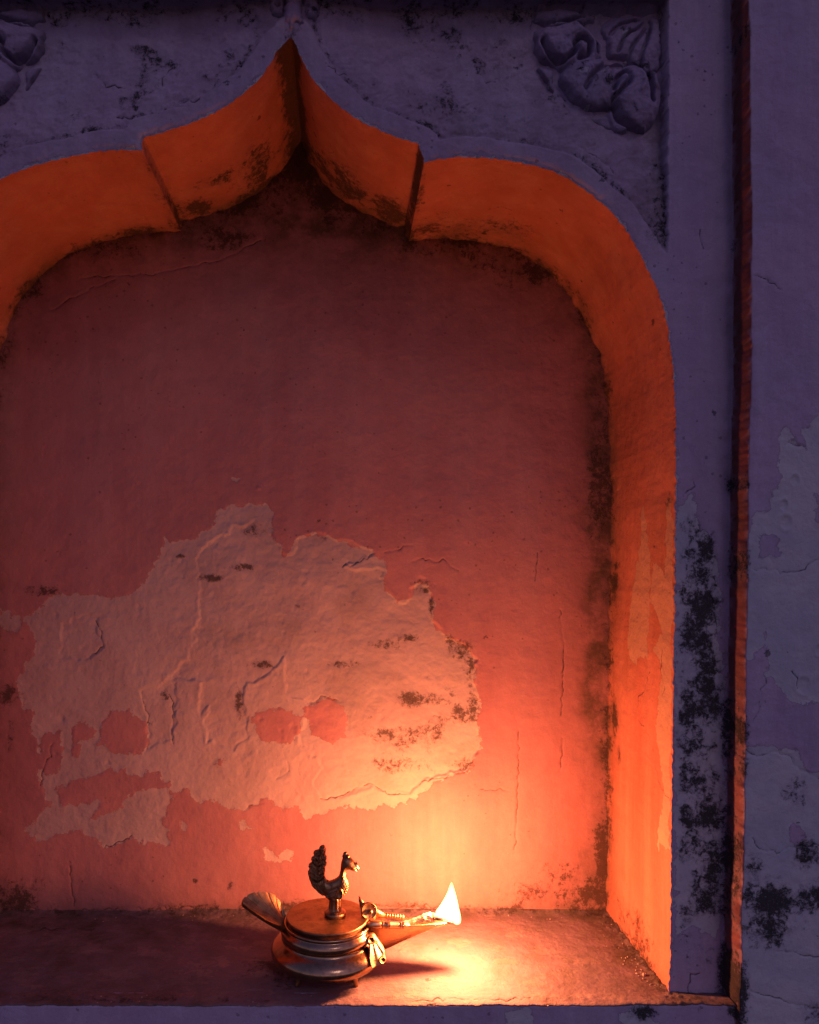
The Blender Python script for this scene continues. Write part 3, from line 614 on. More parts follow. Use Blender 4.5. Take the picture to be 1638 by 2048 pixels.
# carved lotus corner pieces
ros = [(1425, -140), (1425, 1150), (1350, 1172), (1210, 1160), (1150, 1130), (1060, 1178), (980, 1168), (860, 1110), (735, 1045), (640, 950), (540, 860), (430, 800), (350, 690), (295, 600), (262, 510), (250, 380), (232, 250), (225, 160), (250, 60), (262, -140)]
def ros_h(mirror):
    def f(U, Vv, d):
        u = (1154 - U) if mirror else U
        x, y = (u - 1020) * 4.55, Vv * 4.55
        x = x + 14 * fbm(x, y, 150, 91, 3); y = y + 14 * fbm(x, y, 150, 92, 3)
        def dome(cx, cy, rx, ry, a, top, p=2.0):
            c, s = math.cos(a), math.sin(a); X = ((x - cx) * c + (y - cy) * s) / rx; Y = (-(x - cx) * s + (y - cy) * c) / ry
            r = np.hypot(X, Y); return top * np.sqrt(np.clip(1 - r ** p, 0, 1))
        def ring(cx, cy, r, w, a0=None, a1=None):
            dd = np.hypot(x - cx, y - cy); g = np.exp(-((dd - r) / w) ** 2)
            if a0 is not None:
                an = np.degrees(np.arctan2(y - cy, x - cx)); g = g * sstep(a0, a0 + 15, an) * sstep(a1, a1 - 15, an)
            return g
        H = dome(370, 640, 150, 170, 0.4, 6.0); H = np.maximum(H, dome(900, 1060, 260, 110, 0.35, 6.0))
        H = np.maximum(H, dome(1180, 330, 380, 330, 0, 6.5))
        A = dome(545, 345, 330, 235, 0.35, 12, 3.0); B = dome(740, 735, 290, 270, 0.5, 13, 3.0); C = dome(1150, 860, 270, 350, 0.2, 14.5, 3.0)
        H = np.maximum(np.maximum(H, A), np.maximum(B, C)); H = np.maximum(H, dome(500, 80, 320, 80, 0.05, 7.5))
        H += 1.6 * ring(640, 420, 235, 26, -120, 40) + 1.4 * ring(640, 420, 150, 22, -150, 60) + 1.8 * ring(1060, 760, 262, 26, -150, 20) + 1.5 * ring(1050, 750, 165, 22, -165, 50)
        H += 2.0 * np.exp(-(np.hypot(x - 655, y - 410) / 34) ** 2) + 2.0 * np.exp(-(np.hypot((x - 1050) * 1.3, (y - 710) * .6) / 36) ** 2)
        def groove(pts, wd, dp):
            return -dp * np.exp(-(polydist(x, y, catmull(pts, 4), closed=False) / wd) ** 2)
        for pts, wd, dp in (([(320, 330), (390, 450), (480, 512), (560, 475), (600, 440), (590, 380), (650, 335), (730, 380), (720, 450), (650, 490)], 20, 5.5), ([(690, 790), (760, 660), (860, 570), (980, 520), (1090, 545), (1190, 620), (1270, 720), (1290, 900)], 20, 5.0),
                            ([(960, 960), (950, 880), (1040, 800), (1085, 720), (1050, 640), (990, 680), (960, 780)], 20, 5.0), ([(760, 130), (850, 210), (905, 310), (920, 450), (1040, 465), (1150, 520), (1280, 600), (1400, 590)], 26, 6.0), ([(300, 190), (430, 200), (600, 165), (740, 215), (820, 300), (840, 400)], 17, 4.0),
                            ([(240, 470), (360, 520), (450, 560), (465, 700), (560, 850), (660, 960), (800, 985), (940, 950), (1000, 1050), (1120, 1130)], 26, 6.0), ([(230, 150), (420, 150), (560, 120), (700, 60)], 18, 4.0),
                            ([(1320, 70), (1180, 110), (1030, 150), (950, 230)], 15, 3.5), ([(1310, 100), (1190, 190), (1080, 270), (1010, 380)], 15, 3.5), ([(1310, 120), (1230, 240), (1140, 380), (1110, 470)], 15, 3.5), ([(1330, 130), (1290, 280), (1240, 420), (1230, 540)], 15, 3.5), ([(1300, 50), (1150, 40), (1000, 50)], 15, 3.5)):
            H += 1.3 * groove(pts, wd, dp)
        H = np.maximum(H, 7.5 * sstep(70, -60, y) + 0.8 * np.cos(x / 40))
        H += 0.5 * fbm(x, y, 60, 93, 4)
        edge = 16.5 if False else 1.0
        return np.maximum(1.2 * H + 1.5, 0.6) * sstep(0, 4, d)
    return f
RO = densify([(x / 4.55 + 1020, y / 4.55) for x, y in ros], 3, True, rough=3, seed=5, size=10)
inflate('lotus_carving', RO, M_REL, wall, ros_h(False), 1.6, relief_to3d(0.0150), attrs=True)
ROm = RO.copy(); ROm[:, 0] = 1154 - ROm[:, 0]
inflate('lotus_carving', ROm, M_REL, wall, ros_h(True), 1.6, relief_to3d(0.0150), attrs=True)
# finial above the apex
fin = empty('finial', (0, 0, 0)); fin.parent = wall
def pillow(top, w): return lambda U, Vv, d: top * np.sqrt(np.clip(1 - (1 - np.clip(d / w, 0, 1)) ** 2, 0, 1)) + 0.35 * fbm(U, Vv, 8, 95, 3) * sstep(0, 4, d)
stem = densify(catmull([(566, -60), (608, -60), (604, 0), (606, 28), (612, 50), (600, 56), (592, 50), (588, 62), (578, 66), (572, 52), (567, 50), (567, 20), (570, 0)], 5, True), 2, True, rough=2.0, seed=8, size=10)
inflate('stem', stem, M_REL, fin, pillow(9, 14), 1.3, relief_to3d(0.0055), attrs=True)
lf = densify(catmull([(570, -40), (545, -30), (537, 0), (540, 22), (552, 32), (566, 26), (571, 10)], 5, True), 2, True, rough=2.5, seed=9, size=10)
inflate('curled_leaf', lf, M_REL, fin, lambda U, Vv, d: pillow(8, 12)(U, Vv, d) - 3.5 * np.exp(-(np.hypot(U - 556, Vv - 8) / 5) ** 2), 1.3, relief_to3d(0.0075), attrs=True)
rf = densify(catmull([(602, -40), (625, -30), (636, -4), (641, 24), (632, 40), (616, 34), (606, 18)], 5, True), 2, True, rough=2.5, seed=10, size=10)
inflate('curled_leaf', rf, M_REL, fin, lambda U, Vv, d: pillow(8, 12)(U, Vv, d) - 3.5 * np.exp(-(np.hypot((U - 615) * 1.2, Vv - 10) / 6) ** 2), 1.3, relief_to3d(0.0075), attrs=True)

# ------------------------------------------------------------------ the brass lamp (millimetres, origin on the sill under the bowl)
YA = 0.032; AX = D0 + YA
KM = AX * 1000 / F                                     # mm per photo pixel at the lamp axis
CX = 655.0
lamp = empty('oil_lamp', ((CX - VX) / F * AX, YA, ZS + 0.0004))
tag(lamp, 'small round brass oil lamp with a peacock on its lid standing on the sill', 'oil lamp')
def mm(p): return np.asarray(p, float) / 1000.0
def pix(px, py, yo=0.0):
    """photo pixel at depth yo mm from the lamp axis -> lamp millimetres"""
    k = (AX * 1000 + yo) / F
    return np.array([(px - VX) * k - (CX - VX) * KM, yo, -ZS * 1000 - (py - VY) * k])
def c1(x, y, yo=0.0): return pix(440 + x / 3.033, 1650 + y / 3.033, yo)
def c2(x, y, yo=0.0): return pix(600 + x / 8.19, 1680 + y / 8.19, yo)
def c4(x, y, yo=0.0): return pix(700 + x / 6.825, 1740 + y / 6.825, yo)
def lathe(prof, seg=96, axis=None, o=(0, 0, 0), rfun=None):
    prof = np.array(prof, float); n = len(prof); V = []
    ax = np.array(axis if axis is not None else (0, 0, 1), float); ax /= np.linalg.norm(ax)
    t = np.array((1, 0, 0)) if abs(ax[0]) < .9 else np.array((0, 1, 0)); e1 = np.cross(ax, t); e1 /= np.linalg.norm(e1); e2 = np.cross(ax, e1)
    for i in range(seg):
        a = 2 * math.pi * i / seg
        for r, z in prof:
            rr = r * (rfun(a, z) if rfun else 1); V.append(np.array(o) + ax * z + (e1 * math.cos(a) + e2 * math.sin(a)) * rr)
    Fc = []
    for i in range(seg):
        k = (i + 1) % seg
        for j in range(n - 1): Fc.append((i * n + j, k * n + j, k * n + j + 1, i * n + j + 1))
    return np.array(V), Fc
def tube(path, rad, seg=8, flat=1.0, cap=True):
    P = np.array(path, float); n = len(P); rad = np.broadcast_to(np.asarray(rad, float), (n,))
    T = np.gradient(P, axis=0); T /= np.linalg.norm(T, axis=1)[:, None] + 1e-9
    up = np.array((0, -1, 0.01)); V = []; Fc = []
    for i in range(n):
        b = np.cross(T[i], up); nb = np.linalg.norm(b)
        if nb < 1e-3: b = np.cross(T[i], (0, 0, 1)); nb = np.linalg.norm(b)
        b /= nb; c = np.cross(b, T[i])
        for k in range(seg):
            a = 2 * math.pi * k / seg; V.append(P[i] + rad[i] * (math.cos(a) * b + flat * math.sin(a) * c))
    for i in range(n - 1):
        for k in range(seg):
            q = (k + 1) % seg; Fc.append((i * seg + k, i * seg + q, (i + 1) * seg + q, (i + 1) * seg + k))
    if cap:
        Fc.append(tuple(range(seg))[::-1]); Fc.append(tuple((n - 1) * seg + k for k in range(seg)))
    return np.array(V), Fc
def ball(c, r, sx=1, sy=1, sz=1, nu=20, nv=12):
    prof = [(max(1e-4, math.sin(math.pi * j / nv)), -math.cos(math.pi * j / nv)) for j in range(nv + 1)]
    V, Fc = lathe(prof, nu); V = V * r * np.array((sx, sy, sz)) + np.array(c); return V, Fc
def join(*parts):
    V = []; Fc = []; n = 0
    for v, f in parts:
        V.append(v); Fc += [tuple(i + n for i in g) for g in f]; n += len(v)
    return np.concatenate(V), Fc
def part(name, vf, mat, parent=lamp, autosm=None, smooth=True):
    v, f = vf; o = mesh_obj(name, v / 1000.0, f, mat, parent, smooth=smooth)
    bm = bmesh.new(); bm.from_mesh(o.data); bmesh.ops.remove_doubles(bm, verts=bm.verts, dist=1e-6); bmesh.ops.recalc_face_normals(bm, faces=bm.faces); bm.to_mesh(o.data); bm.free()
    if autosm: o.data.set_sharp_from_angle(angle=math.radians(autosm))
    return o

prof = catmull([(0.01, 5.6), (15, 5.6), (26, 5.8), (33, 7.0), (38.0, 9.0), (41.2, 11.8), (42.5, 14.4), (42.3, 17.0), (41.0, 19.4), (38.8, 21.6), (36.6, 23.2), (35.0, 24.4), (34.4, 25.6), (34.5, 26.8), (34.9, 28.0), (34.9, 29.8), (34.3, 31.6), (33.2, 33.0),
                (32.5, 33.8), (32.4, 34.4), (32.9, 35.0), (33.3, 35.8), (32.9, 36.6), (32.0, 36.8), (31.2, 36.2), (30.6, 34), (31.5, 30), (31, 22), (36, 14), (30, 9), (0.01, 8.5)], 4)
body = part('bowl', lathe(prof, 160), M_BODY)
for ang in (-49, -131, 90):
    a = math.radians(ang); dx, dy = math.cos(a), math.sin(a)
    P = [(dx * r, dy * r, z) for r, z in ((29.5, 8.5), (30.6, 5.5), (31.8, 2.5), (32.6, 0.6), (32.8, 0.0))]
    part('foot', tube(P, [3.4, 2.9, 2.1, 1.7, 1.5], 14), M_BIRD)
LR = 30.4
lid = part('lid', lathe(catmull([(0.01, 34), (28.2, 34), (28.6, 35), (28.6, 37.8), (29.6, 38.0), (30.4, 38.1), (30.9, 38.4), (31.0, 39.6), (30.7, 40.1), (30.0, 40.3), (24, 40.38), (12, 40.45), (0.01, 40.5)], 4), 160), M_LID)

# handle: ribbed shell thumb plate
rimN = [(-31, -5, 30), (-33.9, -9.5, 34.8), (-38.4, -13.5, 38.6), (-45, -12.8, 41.3), (-52, -10.4, 44.6), (-59, -6, 47.2), (-65, 0, 49.2), (-62, 5, 52.0), (-54, 9.5, 53.2), (-45, 12.5, 51.0), (-39, 13.5, 46), (-35.4, 12, 40.5), (-31, 7, 33)]
rim = catmull(rimN, 30)
H0 = np.array((-29.0, 0, 29.0)); nr_ = len(rim); nt_ = 26
shV = []; off_t = 0.9
for side in (0, 1):
    for i in range(nr_):
        ph = i / (nr_ - 1)
        rib = 1 - math.exp(-((((ph * 13) % 1) - .5) / .085) ** 2)
        for j in range(nt_):
            t = j / (nt_ - 1); start = H0 + np.array((0, (ph - .45) * 9, 0))
            p = start + (rim[i] - start) * (t * (1 - 0.05 * (1 - rib) * t ** 8 * (1 - ph) ** .5))
            p = p + np.array((-2.0, 0, -1.0)) * math.sin(math.pi * t) * 1.2
            p[2] += 2.2 * math.sin(math.pi * t) * math.sin(math.pi * ph)
            if side == 0: p = p + np.array((0.25, -0.25, 0.9)) * (0.75 + 0.6 * rib * min(1, t * 3) )
            else: p = p - np.array((0.25, -0.25, 0.9)) * (0.9 + 0.5 * t)
            shV.append(p)
shV = np.array(shV); n1 = nr_ * nt_; shF = []
for i in range(nr_ - 1):
    for j in range(nt_ - 1):
        a = i * nt_ + j; shF.append((a, a + 1, a + nt_ + 1, a + nt_)); shF.append((n1 + a, n1 + a + nt_, n1 + a + nt_ + 1, n1 + a + 1))
for i in range(nr_ - 1):
    a = i * nt_ + nt_ - 1; shF.append((a, n1 + a, n1 + a + nt_, a + nt_)); a = i * nt_; shF.append((a, a + nt_, n1 + a + nt_, n1 + a))
for i in (0, nr_ - 1):
    for j in range(nt_ - 1):
        a = i * nt_ + j; shF.append((a, n1 + a, n1 + a + 1, a + 1))
part('shell_handle', (shV, shF), M_LID, autosm=50)

# spout: tapering open trough
tip = np.array((92.5, 0, 34.6))
def section(s, inner):
    x = 27 + (92.5 - 27) * s
    wd = np.interp(s, [0, .25, .5, .75, .92, 1], [9.0, 8.4, 6.6, 4.6, 3.0, 1.2])
    top = np.interp(s, [0, .3, .7, 1], [36.2, 35.6, 34.9, 34.9])
    kz = np.interp(x, [27, 38, 43.6, 55, 68, 80, 90, 92.5], [10, 11.5, 14.3, 19.5, 25.2, 30.0, 33.2, 34.0])
    if inner: wd -= min(0.9, wd * .4); kz = max(kz + 1.2, top - 4.5); kz = min(kz, top - 0.2)
    pts = []
    for k in range(17):
        a = -math.pi / 2 + math.pi * (k / 16); yy = math.sin(a) * wd
        zz = kz + (top - kz) * (abs(math.sin(a)) ** (1.5 if not inner else 3))
        pts.append((x, yy, zz))
    return pts
sv_ = []; ns = 40
for i in range(ns + 1):
    s = i / ns; sv_ += section(s, False) + section(s, True)[::-1]
m_ = 34; sf_ = []
for i in range(ns):
    for k in range(m_):
        q = (k + 1) % m_; sf_.append((i * m_ + k, (i + 1) * m_ + k, (i + 1) * m_ + q, i * m_ + q))
sf_.append(tuple(range(m_))); sf_.append(tuple(ns * m_ + k for k in range(m_))[::-1])
spout = part('spout', (np.array(sv_), sf_), M_GOLD, autosm=45)
def rim_rod(sgn):
    y0 = 9.0 * sgn
    st, en = np.array((29.5, y0 + .2 * sgn, 37.6)), np.array((61.5, 6.3 * sgn, 35.6))
    Ln = np.linalg.norm(en - st)
    pr = [(0.01, -1.2), (1.1, -1), (1.3, -.2), (1.0, .4), (1.6, 1.0), (2.6, 2.2), (3.1, 4.5), (3.2, 7), (3.0, 9.6), (2.5, 11), (2.3, 11.2), (2.9, 11.5), (2.9, 12.2), (2.3, 12.5), (2.4, 14.4), (2.9, 14.8), (2.9, 15.6), (2.2, 15.9),
          (2.2, 16.6), (2.8, 17), (2.7, 18), (2.4, 18.4), (2.5, 24), (2.3, 24.4), (2.7, 24.8), (2.7, 25.7), (2.0, 26), (2.0, 26.6), (2.5, 27), (2.4, 28.2), (1.6, 30), (0.8, 32), (0.01, 32.6)]
    if sgn > 0: pr = [(0.01, -1), (2.2, 0), (2.3, 8)] + [(r_, 9 + 2.0 * k + z_) for k in range(10) for z_, r_ in ((0, 1.75), (.4, 2.2), (1.5, 2.2), (1.9, 1.75))] + [(0.01, 29.6)]
    return lathe(pr, 24, axis=en - st, o=st)
part('spout_rod', rim_rod(-1), M_GOLD, autosm=60); part('spout_rod', rim_rod(1), M_GOLD, autosm=60)
# lip running on to the tip
lipn = [np.array((60 + 32.5 * t, -(np.interp((33 + 32.5 * t) / 65.5, [0, .25, .5, .75, .92, 1], [9.0, 8.4, 6.6, 4.6, 3.0, 1.2])), 35.1)) for t in np.linspace(0, 1, 12)]
lipf = [p * np.array((1, -1, 1)) for p in lipn]
part('spout_lip', join(tube(lipn, np.linspace(.75, .9, 12), 8), tube(lipf, np.linspace(.75, .9, 12), 8), ball(tip + (0, 0, .4), 1.2)), M_GOLD)

# bird head mask where the spout leaves the bowl
hd = c4(255, 560, -2)
axv = np.array((0.22, -0.95, 0.2)); axv /= np.linalg.norm(axv)
disc = lathe([(0.01, -5.0), (3.6, -4.8), (5.2, -3.4), (5.9, -1.6), (6.0, 0), (6.2, .6), (6.1, 1.3), (5.8, 1.6), (5.4, 1.5), (5.0, 1.1), (2.0, 1.0), (0.01, 1.0)], 48, axis=axv, o=hd)
headm = part('bird_mask', join(disc, ball(hd + np.array((0, 2.5, -5.0)), 5.2, 1.1, .9, .8), tube([hd + np.array((1, 4, -1)), hd + np.array((6, 4, -3.0)), hd + np.array((12, 4, -5.5))], [4.4, 2.8, 1.4], 12)), M_BIRD)
part('eye', ball(hd + axv * 1.6 + np.array((0.9, 0, -.6)), 1.9), M_BIRD, parent=headm)
bc = c4(165, 500, 0)
part('crest', tube([bc + np.array((1.6, 0, -2.5)), bc + np.array((0.4, 0, 0.5)), bc + np.array((-1.2, 0, 4.4)), bc + np.array((-2.4, 0, 7.6))], [2.6, 2.3, 1.5, .3], 12, .7), M_BIRD, parent=headm)
# hanging leaf bracket under the spout
brk = [(205, 890), (240, 860), (320, 855), (360, 900), (420, 990), (470, 1080), (480, 1150), (495, 1210), (480, 1250), (440, 1262), (400, 1285), (360, 1310), (300, 1338), (275, 1290), (255, 1200), (250, 1090), (215, 1020), (195, 960)]
def br3(yextra=0.0):
    def f(U, Vv, hh):
        yo = np.interp(Vv, [850, 1000, 1150, 1340], [-11, -15, -21, -27.5]) + np.interp(U, [200, 500], [-4.0, 4.0])
        y = yo - hh; k = (AX * 1000 + yo) / F
        px = 700 + U / 6.825; py = 1740 + Vv / 6.825
        return np.stack([(px - VX) * k - (CX - VX) * KM, y, -ZS * 1000 - (py - VY) * k], 1) / 1000
    return f
def brh(U, Vv, d):
    g = np.cos(np.arctan2(U - 285, Vv - 860) * 19 + .6)
    low = sstep(980, 1040, Vv)
    h = 2.4 * np.sqrt(np.clip(1 - (1 - np.clip(d / 22, 0, 1)) ** 2, 0, 1)) + 0.5 * g * low * sstep(0, 12, d)
    r = np.hypot(U - 290, Vv - 930); h += 1.6 * np.exp(-((r - 40) / 13) ** 2) - 1.6 * np.exp(-(r / 22) ** 2)
    r = np.hypot(U - 445, Vv - 1205); h += 1.7 * np.exp(-((r - 38) / 11) ** 2) - .9 * np.exp(-((r - 20) / 8) ** 2)
    return h
inflate('leaf_bracket', densify(catmull(brk, 5, True), 5, True), M_BIRD, lamp, brh, 4.0, br3(), both=True, back=lambda U, V, d: 3.0 * sstep(0, 18, d))

# ---- peacock on the lid
pz = 40.4
pea = empty('peacock_knob', (0, 0, 0)); pea.parent = lamp
ped_x = c2(575, 1200)[0]
part('pedestal', lathe(catmull([(0.01, pz), (7.2, pz), (8.0, pz + .8), (8.2, pz + 2.0), (7.6, pz + 3.2), (5.8, pz + 4.2), (4.9, pz + 5.2), (4.6, pz + 7), (4.3, pz + 10), (4.4, pz + 13), (3.6, pz + 15), (0.01, pz + 15.5)], 4), 48, o=(ped_x, 0, 0),
     rfun=lambda a, z: 1 + (0.07 * math.cos(a * 9) if pz + 5 < z < pz + 14 else 0)), M_BIRD, parent=pea)
def pe3(yo0=0.0, slope=0.0):
    def f(U, Vv, hh):
        px = 600 + U / 8.19; py = 1680 + Vv / 8.19
        return np.stack([(px - CX) * KM, yo0 - hh, -ZS * 1000 - (py - VY) * KM], 1) / 1000
    return f
bodyo = [(445, 960), (400, 900), (360, 850), (340, 780), (360, 700), (410, 660), (460, 678), (520, 662), (580, 638), (635, 590), (660, 500), (670, 400), (690, 320), (720, 285), (770, 275), (820, 290), (862, 322), (905, 385), (935, 435), (925, 470), (895, 500),
         (850, 505), (805, 492), (770, 500), (752, 540), (758, 590), (785, 660), (800, 740), (790, 810), (760, 870), (720, 925), (665, 985), (600, 1010), (500, 1000)]
def pe_h(U, Vv, d):
    dm = d / 21.66
    h = np.sqrt(np.clip(dm * (9.6 - dm), 0, 30)) * 0.92
    # breast feathers cut as scales
    reg = sstep(640, 700, U) * sstep(560, 620, Vv) * sstep(960, 900, Vv)
    row = np.floor(Vv / 42); ph = (U + (row % 2) * 21) / 42
    h += reg * 0.45 * (np.abs(np.cos(np.pi * ph)) * 0.7 - ((Vv / 42) % 1) * 0.8 + .3)
    return h
inflate('peacock_body', densify(catmull(bodyo, 4, True), 8, True), M_BIRD, pea, pe_h, 6.0, pe3(), both=True, back=lambda U, Vv, d: np.sqrt(np.clip(d / 21.66 * (9.6 - d / 21.66), 0, 30)) * .92)
tailo = [(470, 950), (400, 925), (330, 880), (250, 825), (195, 765), (172, 700), (150, 655), (142, 610), (128, 570), (130, 520), (150, 490), (140, 440), (150, 395), (188, 370), (182, 320), (195, 285), (222, 268), (218, 215), (240, 180), (285, 165), (305, 160), (325, 115), (365, 90), (402, 96), (422, 140),
         (426, 200), (420, 245), (440, 275), (436, 330), (428, 350), (442, 380), (436, 420), (415, 455), (415, 520), (404, 560), (415, 610), (430, 650), (500, 700), (520, 850)]
def tl_h(U, Vv, d):
    cxl = np.interp(Vv, [90, 300, 500, 700, 900], [370, 320, 285, 290, 420])
    side = np.where(U < cxl, -1, 1); a = np.abs(U - cxl)
    w = Vv + a * 0.75
    h = 1.9 * np.sqrt(np.clip(1 - (1 - np.clip(d / 36, 0, 1)) ** 2, 0, 1))
    h += 0.55 * np.cos(w / 84 * 2 * np.pi) * sstep(0, 22, a) * sstep(3, 20, d) + 0.4 * np.cos(a / 34 * 2 * np.pi) * sstep(3, 16, d)
    return h
inflate('tail_fan', densify(catmull(tailo, 3, True), 7, True), M_BIRD, pea, tl_h, 5.0, pe3(0.4), both=True)
def c2a(pts, yo): return [c2(x, y, 0) + np.array((0, yo, 0)) for x, y in pts]
def curl(cx, cy, r, sgn, a0=0.0, turns=1.1, y=-2.4):
    pts = []
    for i in range(16):
        t = i / 15; a = a0 + sgn * t * turns * 2 * math.pi; rr = r * (1 - 0.75 * t)
        pts.append((cx + rr * math.cos(a), cy + rr * math.sin(a)))
    return tube(c2a(pts, y), np.linspace(.42, .3, 16), 6)
cur = []
for (x, y, r, s) in ((205, 320, 32, 1), (165, 430, 34, 1), (165, 540, 36, 1), (185, 640, 36, 1), (215, 730, 34, 1), (415, 290, 26, -1), (400, 400, 32, -1), (385, 500, 32, -1), (375, 590, 32, -1), (255, 225, 32, 1), (380, 170, 38, -1), (240, 470, 24, 1), (330, 470, 24, -1), (260, 590, 24, 1), (320, 610, 24, -1)):
    cur.append(curl(x + 14 * s, y, r, s, a0=math.pi if s > 0 else 0))
for pts in ([(285, 600), (270, 480), (290, 360), (350, 240), (375, 160)], [(290, 600), (330, 500), (390, 420)], [(285, 580), (240, 500), (200, 450)], [(300, 700), (360, 790), (430, 850)], [(270, 700), (330, 800), (400, 880)], [(300, 420), (260, 340), (235, 270)], [(300, 400), (340, 320), (400, 270)], [(240, 760), (300, 840), (380, 900)]):
    q = catmull(pts, 5); cur.append(tube(c2a([tuple(p) for p in q], -2.4), .38, 6))
part('tail_scrollwork', join(*cur), M_BIRD, parent=pea)
wingo = [(420, 915), (425, 870), (470, 820), (540, 780), (600, 752), (640, 740), (690, 760), (712, 810), (712, 870), (690, 920), (640, 948), (590, 930), (540, 905), (480, 925)]
def wg_h(U, Vv, d):
    h = 1.1 * np.sqrt(np.clip(1 - (1 - np.clip(d / 24, 0, 1)) ** 2, 0, 1))
    r = np.hypot((U - 648) / 1.0, (Vv - 845) / 1.55); h += 0.9 * np.exp(-((r - 50) / 7) ** 2) - .5 * np.exp(-(r / 36) ** 4)
    h += 0.35 * np.cos((Vv + U * 0.45) / 17 * 3.14) * sstep(600, 570, U) * sstep(2, 12, d)
    return h
inflate('wing', densify(catmull(wingo, 4, True), 7, True), M_BIRD, pea, wg_h, 4.5, pe3(-3.9), both=True)
ec = c2(800, 405, 0)
part('eye', join(ball(ec + (0, -2.9, 0), 1.3, 1, .6, 1), tube([ec + np.array((2.1 * math.cos(a), -2.9, 2.3 * math.sin(a))) for a in np.linspace(0, 2 * math.pi, 25)], .38, 8, cap=False)), M_BIRD, parent=pea)
part('crest', join(tube(c2a([(735, 320), (725, 280), (745, 225), (765, 202)], 0), [1.4, 1.7, 1.6, .5], 12), tube(c2a([(770, 300), (785, 260), (790, 240)], -.6), [1.2, 1.5, .5], 10)), M_BIRD, parent=pea)
part('beak', join(tube(c2a([(890, 400), (925, 440), (948, 480), (958, 515)], 0), [2.6, 1.7, 1.0, .2], 12), tube(c2a([(870, 480), (900, 498), (935, 528)], 0), [1.8, 1.1, .2], 10)), M_GOLD, parent=pea)

# ------------------------------------------------------------------ wick and flame
wk = empty('cotton_wick', lamp.location); tag(wk, 'white cotton wick lying in the brass spout, its charred tip burning with a yellow flame', 'wick')
N = NT('oily_cotton'); N.t.links.new(N.mix(N.ramp(N.noise(600, 5, .7), .3, .7), (0.90, 0.76, 0.48), (0.75, 0.55, 0.28)), N.b.inputs['Base Color'])
N.b.inputs['Roughness'].default_value = .7; N.b.inputs['Subsurface Weight'].default_value = .3; N.b.inputs['Subsurface Scale'].default_value = .003
bp = N.n('ShaderNodeBump'); bp.inputs['Distance'].default_value = .002; N.t.links.new(N.noise(700, 5, .7, stretch=(.3, 1, 1)), bp.inputs['Height']); N.t.links.new(bp.outputs[0], N.b.inputs['Normal'])
M_COT = N.m
N = NT('charred_cotton'); N.t.links.new(N.mix(N.ramp(N.noise(900, 5, .7), .4, .7), (0.012, 0.009, 0.008), (0.10, 0.06, 0.05)), N.b.inputs['Base Color']); N.b.inputs['Roughness'].default_value = .9
M_CHAR = N.m
wpath = catmull([(52, 1.0, 30.5), (60, 1.0, 33.0), (67, .8, 35.4), (72, .2, 37.2), (77, 0, 38.6), (81, -.4, 38.8)], 6)
wr = np.interp(np.linspace(0, 1, len(wpath)), [0, .4, .6, .8, 1], [2.2, 2.4, 2.9, 3.3, 2.6]) * (1 + .12 * fbm(np.arange(len(wpath)) * 1.0, np.zeros(len(wpath)), 3, 9))
strands = [tube(wpath, wr, 18)]
rr_ = random.Random(4)
for k in range(16):
    a0 = rr_.uniform(0, 6.28); pts = []
    for i, p in enumerate(wpath):
        a = a0 + i * .12; pts.append(p + np.array((0, math.cos(a), math.sin(a))) * wr[i] * 1.02)
    strands.append(tube(pts, .35, 5))
part('cotton', join(*strands), M_COT, parent=wk)
cpath = catmull([(79.6, -.8, 39.6), (84, -1.0, 39.2), (89.5, -.9, 37.6), (95, -.5, 36.4)], 5)
part('charred_tip', join(tube(cpath, np.linspace(2.8, .8, len(cpath)), 12), tube([p + np.array((0, -1.2, -.9)) for p in cpath], np.linspace(1.2, .5, len(cpath)), 8), tube([p + np.array((1, .9, .6)) for p in cpath], np.linspace(1.1, .4, len(cpath)), 8)), M_CHAR, parent=wk)
lev = [(172, 1386, 3), (200, 1386, 16), (240, 1385, 29), (300, 1384, 47), (380, 1376, 76), (460, 1362, 108), (530, 1346, 138), (575, 1336, 160), (598, 1340, 160), (618, 1375, 128), (640, 1412, 96), (665, 1440, 72), (695, 1452, 60), (725, 1458, 48), (742, 1460, 32), (752, 1460, 6)]
lev = catmull(lev, 4); fv = []; fs = 28
for (yy, xx, ww) in lev:
    c = c4(xx, yy, 0); wmm = (ww + 5) / 6.825 * KM
    for k in range(fs):
        a = 2 * math.pi * k / fs; fv.append(c + np.array((math.cos(a) * wmm, math.sin(a) * wmm * .62, 0)))
ff = []; nl = len(lev)
for i in range(nl - 1):
    for k in range(fs):
        q = (k + 1) % fs; ff.append((i * fs + k, i * fs + q, (i + 1) * fs + q, (i + 1) * fs + k))
ff.append(tuple(range(fs))[::-1]); ff.append(tuple((nl - 1) * fs + k for k in range(fs)))
fm = bpy.data.materials.new('flame_glow'); fm.use_nodes = True; t = fm.node_tree; t.nodes.clear()
o_ = t.nodes.new('ShaderNodeOutputMaterial'); em = t.nodes.new('ShaderNodeEmission'); em.inputs[0].default_value = (1.0, 0.64, 0.24, 1); em.inputs[1].default_value = 1150
t.links.new(em.outputs[0], o_.inputs['Volume'])
part('flame', (np.array(fv)[:, :], ff), fm, parent=wk)
for (xx, yy, p) in ((1385, 300, .3), (1378, 430, .4), (1372, 550, .3)):
    ld = bpy.data.lights.new('flame_light', 'POINT'); lo = bpy.data.objects.new('flame_light', ld); COL.objects.link(lo)
    lo.parent = wk; lo.location = mm(c4(xx, yy, 0)); ld.energy = FLAME_WATT * p; ld.shadow_soft_size = 0.004
    ld.color = (1.0, 0.31, 0.12)

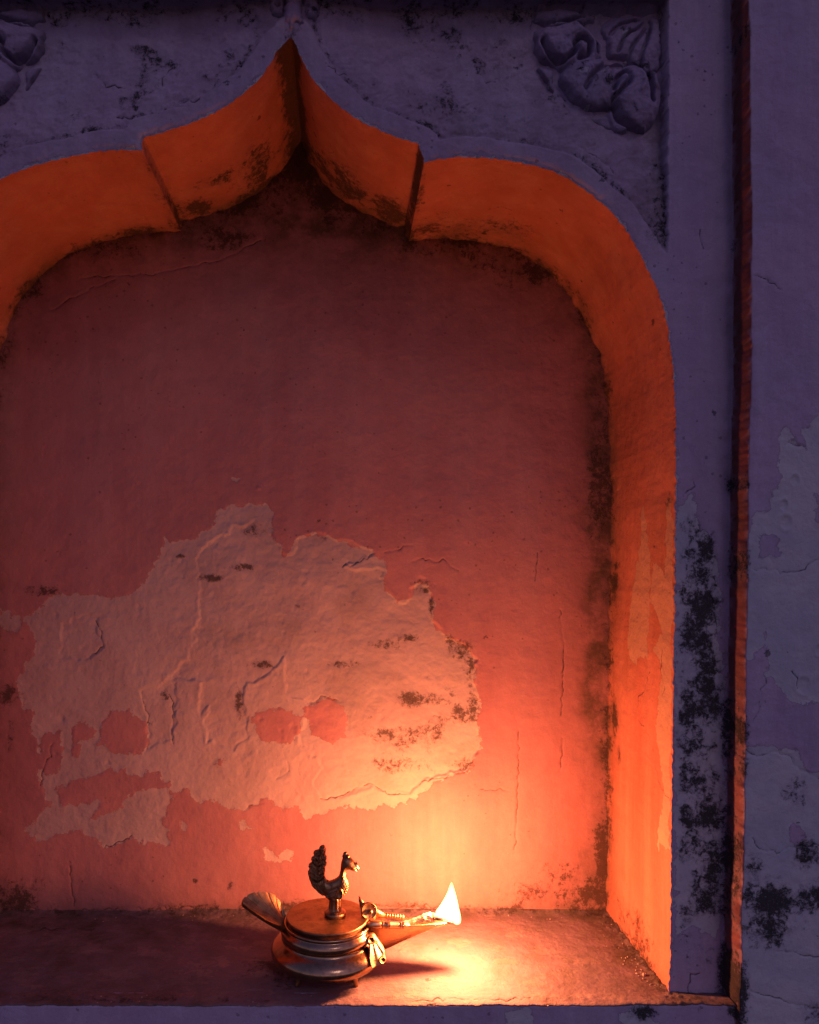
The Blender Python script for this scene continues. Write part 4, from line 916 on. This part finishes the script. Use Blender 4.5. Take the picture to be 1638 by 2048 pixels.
# ------------------------------------------------------------------ crumbs of plaster on the sill
N = NT('plaster_crumb'); N.t.links.new(N.mix(N.noise(300, 3, .6), (0.50, 0.36, 0.28), (0.22, 0.13, 0.09)), N.b.inputs['Base Color']); N.b.inputs['Roughness'].default_value = .9
cr = []; rr_ = random.Random(12)
def crumb(x, y, s):
    V, Fc = ball((0, 0, 0), s, 1, rr_.uniform(.6, 1), rr_.uniform(.45, .8), 6, 4)
    V = V * (1 + .25 * np.array([[rr_.uniform(-1, 1)] for _ in V])); a = rr_.uniform(0, 6.28)
    V = V @ np.array(((math.cos(a), math.sin(a), 0), (-math.sin(a), math.cos(a), 0), (0, 0, 1)))
    return V + np.array((x, y, ZS * 1000 + s * .45 + .2)), Fc
jr = (1335 - VX) / SC * 1000
for k in range(150):
    if k < 70: x = jr - abs(rr_.gauss(0, 9)) - 1.5; y = rr_.uniform(4, 120)
    elif k < 110: x = rr_.uniform(-245, 262); y = rr_.uniform(-18, -4)
    else: x = rr_.uniform(-245, jr - 4); y = 124 - abs(rr_.gauss(0, 7))
    cr.append(crumb(x, y, rr_.uniform(.25, .75)))
cv, cf = join(*cr)
co = mesh_obj('plaster_crumbs', cv / 1000, cf, N.m, None, smooth=False)
tag(co, 'loose crumbs of fallen plaster scattered over the sill', 'debris', kind='stuff')
chip = crumb((1288 - VX) / F * (D0 + .022) * 1000, 22, 1.9)
ch = mesh_obj('plaster_chip', (chip[0] - chip[0].mean(0)) / 1000, chip[1], N.m, None, smooth=False); ch.location = Vector(chip[0].mean(0) / 1000)
tag(ch, 'pale plaster chip leaning in the front right corner of the niche', 'debris')

# ------------------------------------------------------------------ ground far below the niche
gz = ZS - 0.95
N = NT('packed_earth'); N.t.links.new(N.mix(N.noise(6, 6, .6), (0.16, 0.13, 0.12), (0.10, 0.08, 0.07)), N.b.inputs['Base Color']); N.b.inputs['Roughness'].default_value = .95
g = mesh_obj('ground', [(-60, -120, gz), (60, -120, gz), (60, 2, gz), (-60, 2, gz)], [(0, 1, 2, 3)], N.m)
g['kind'] = 'structure'
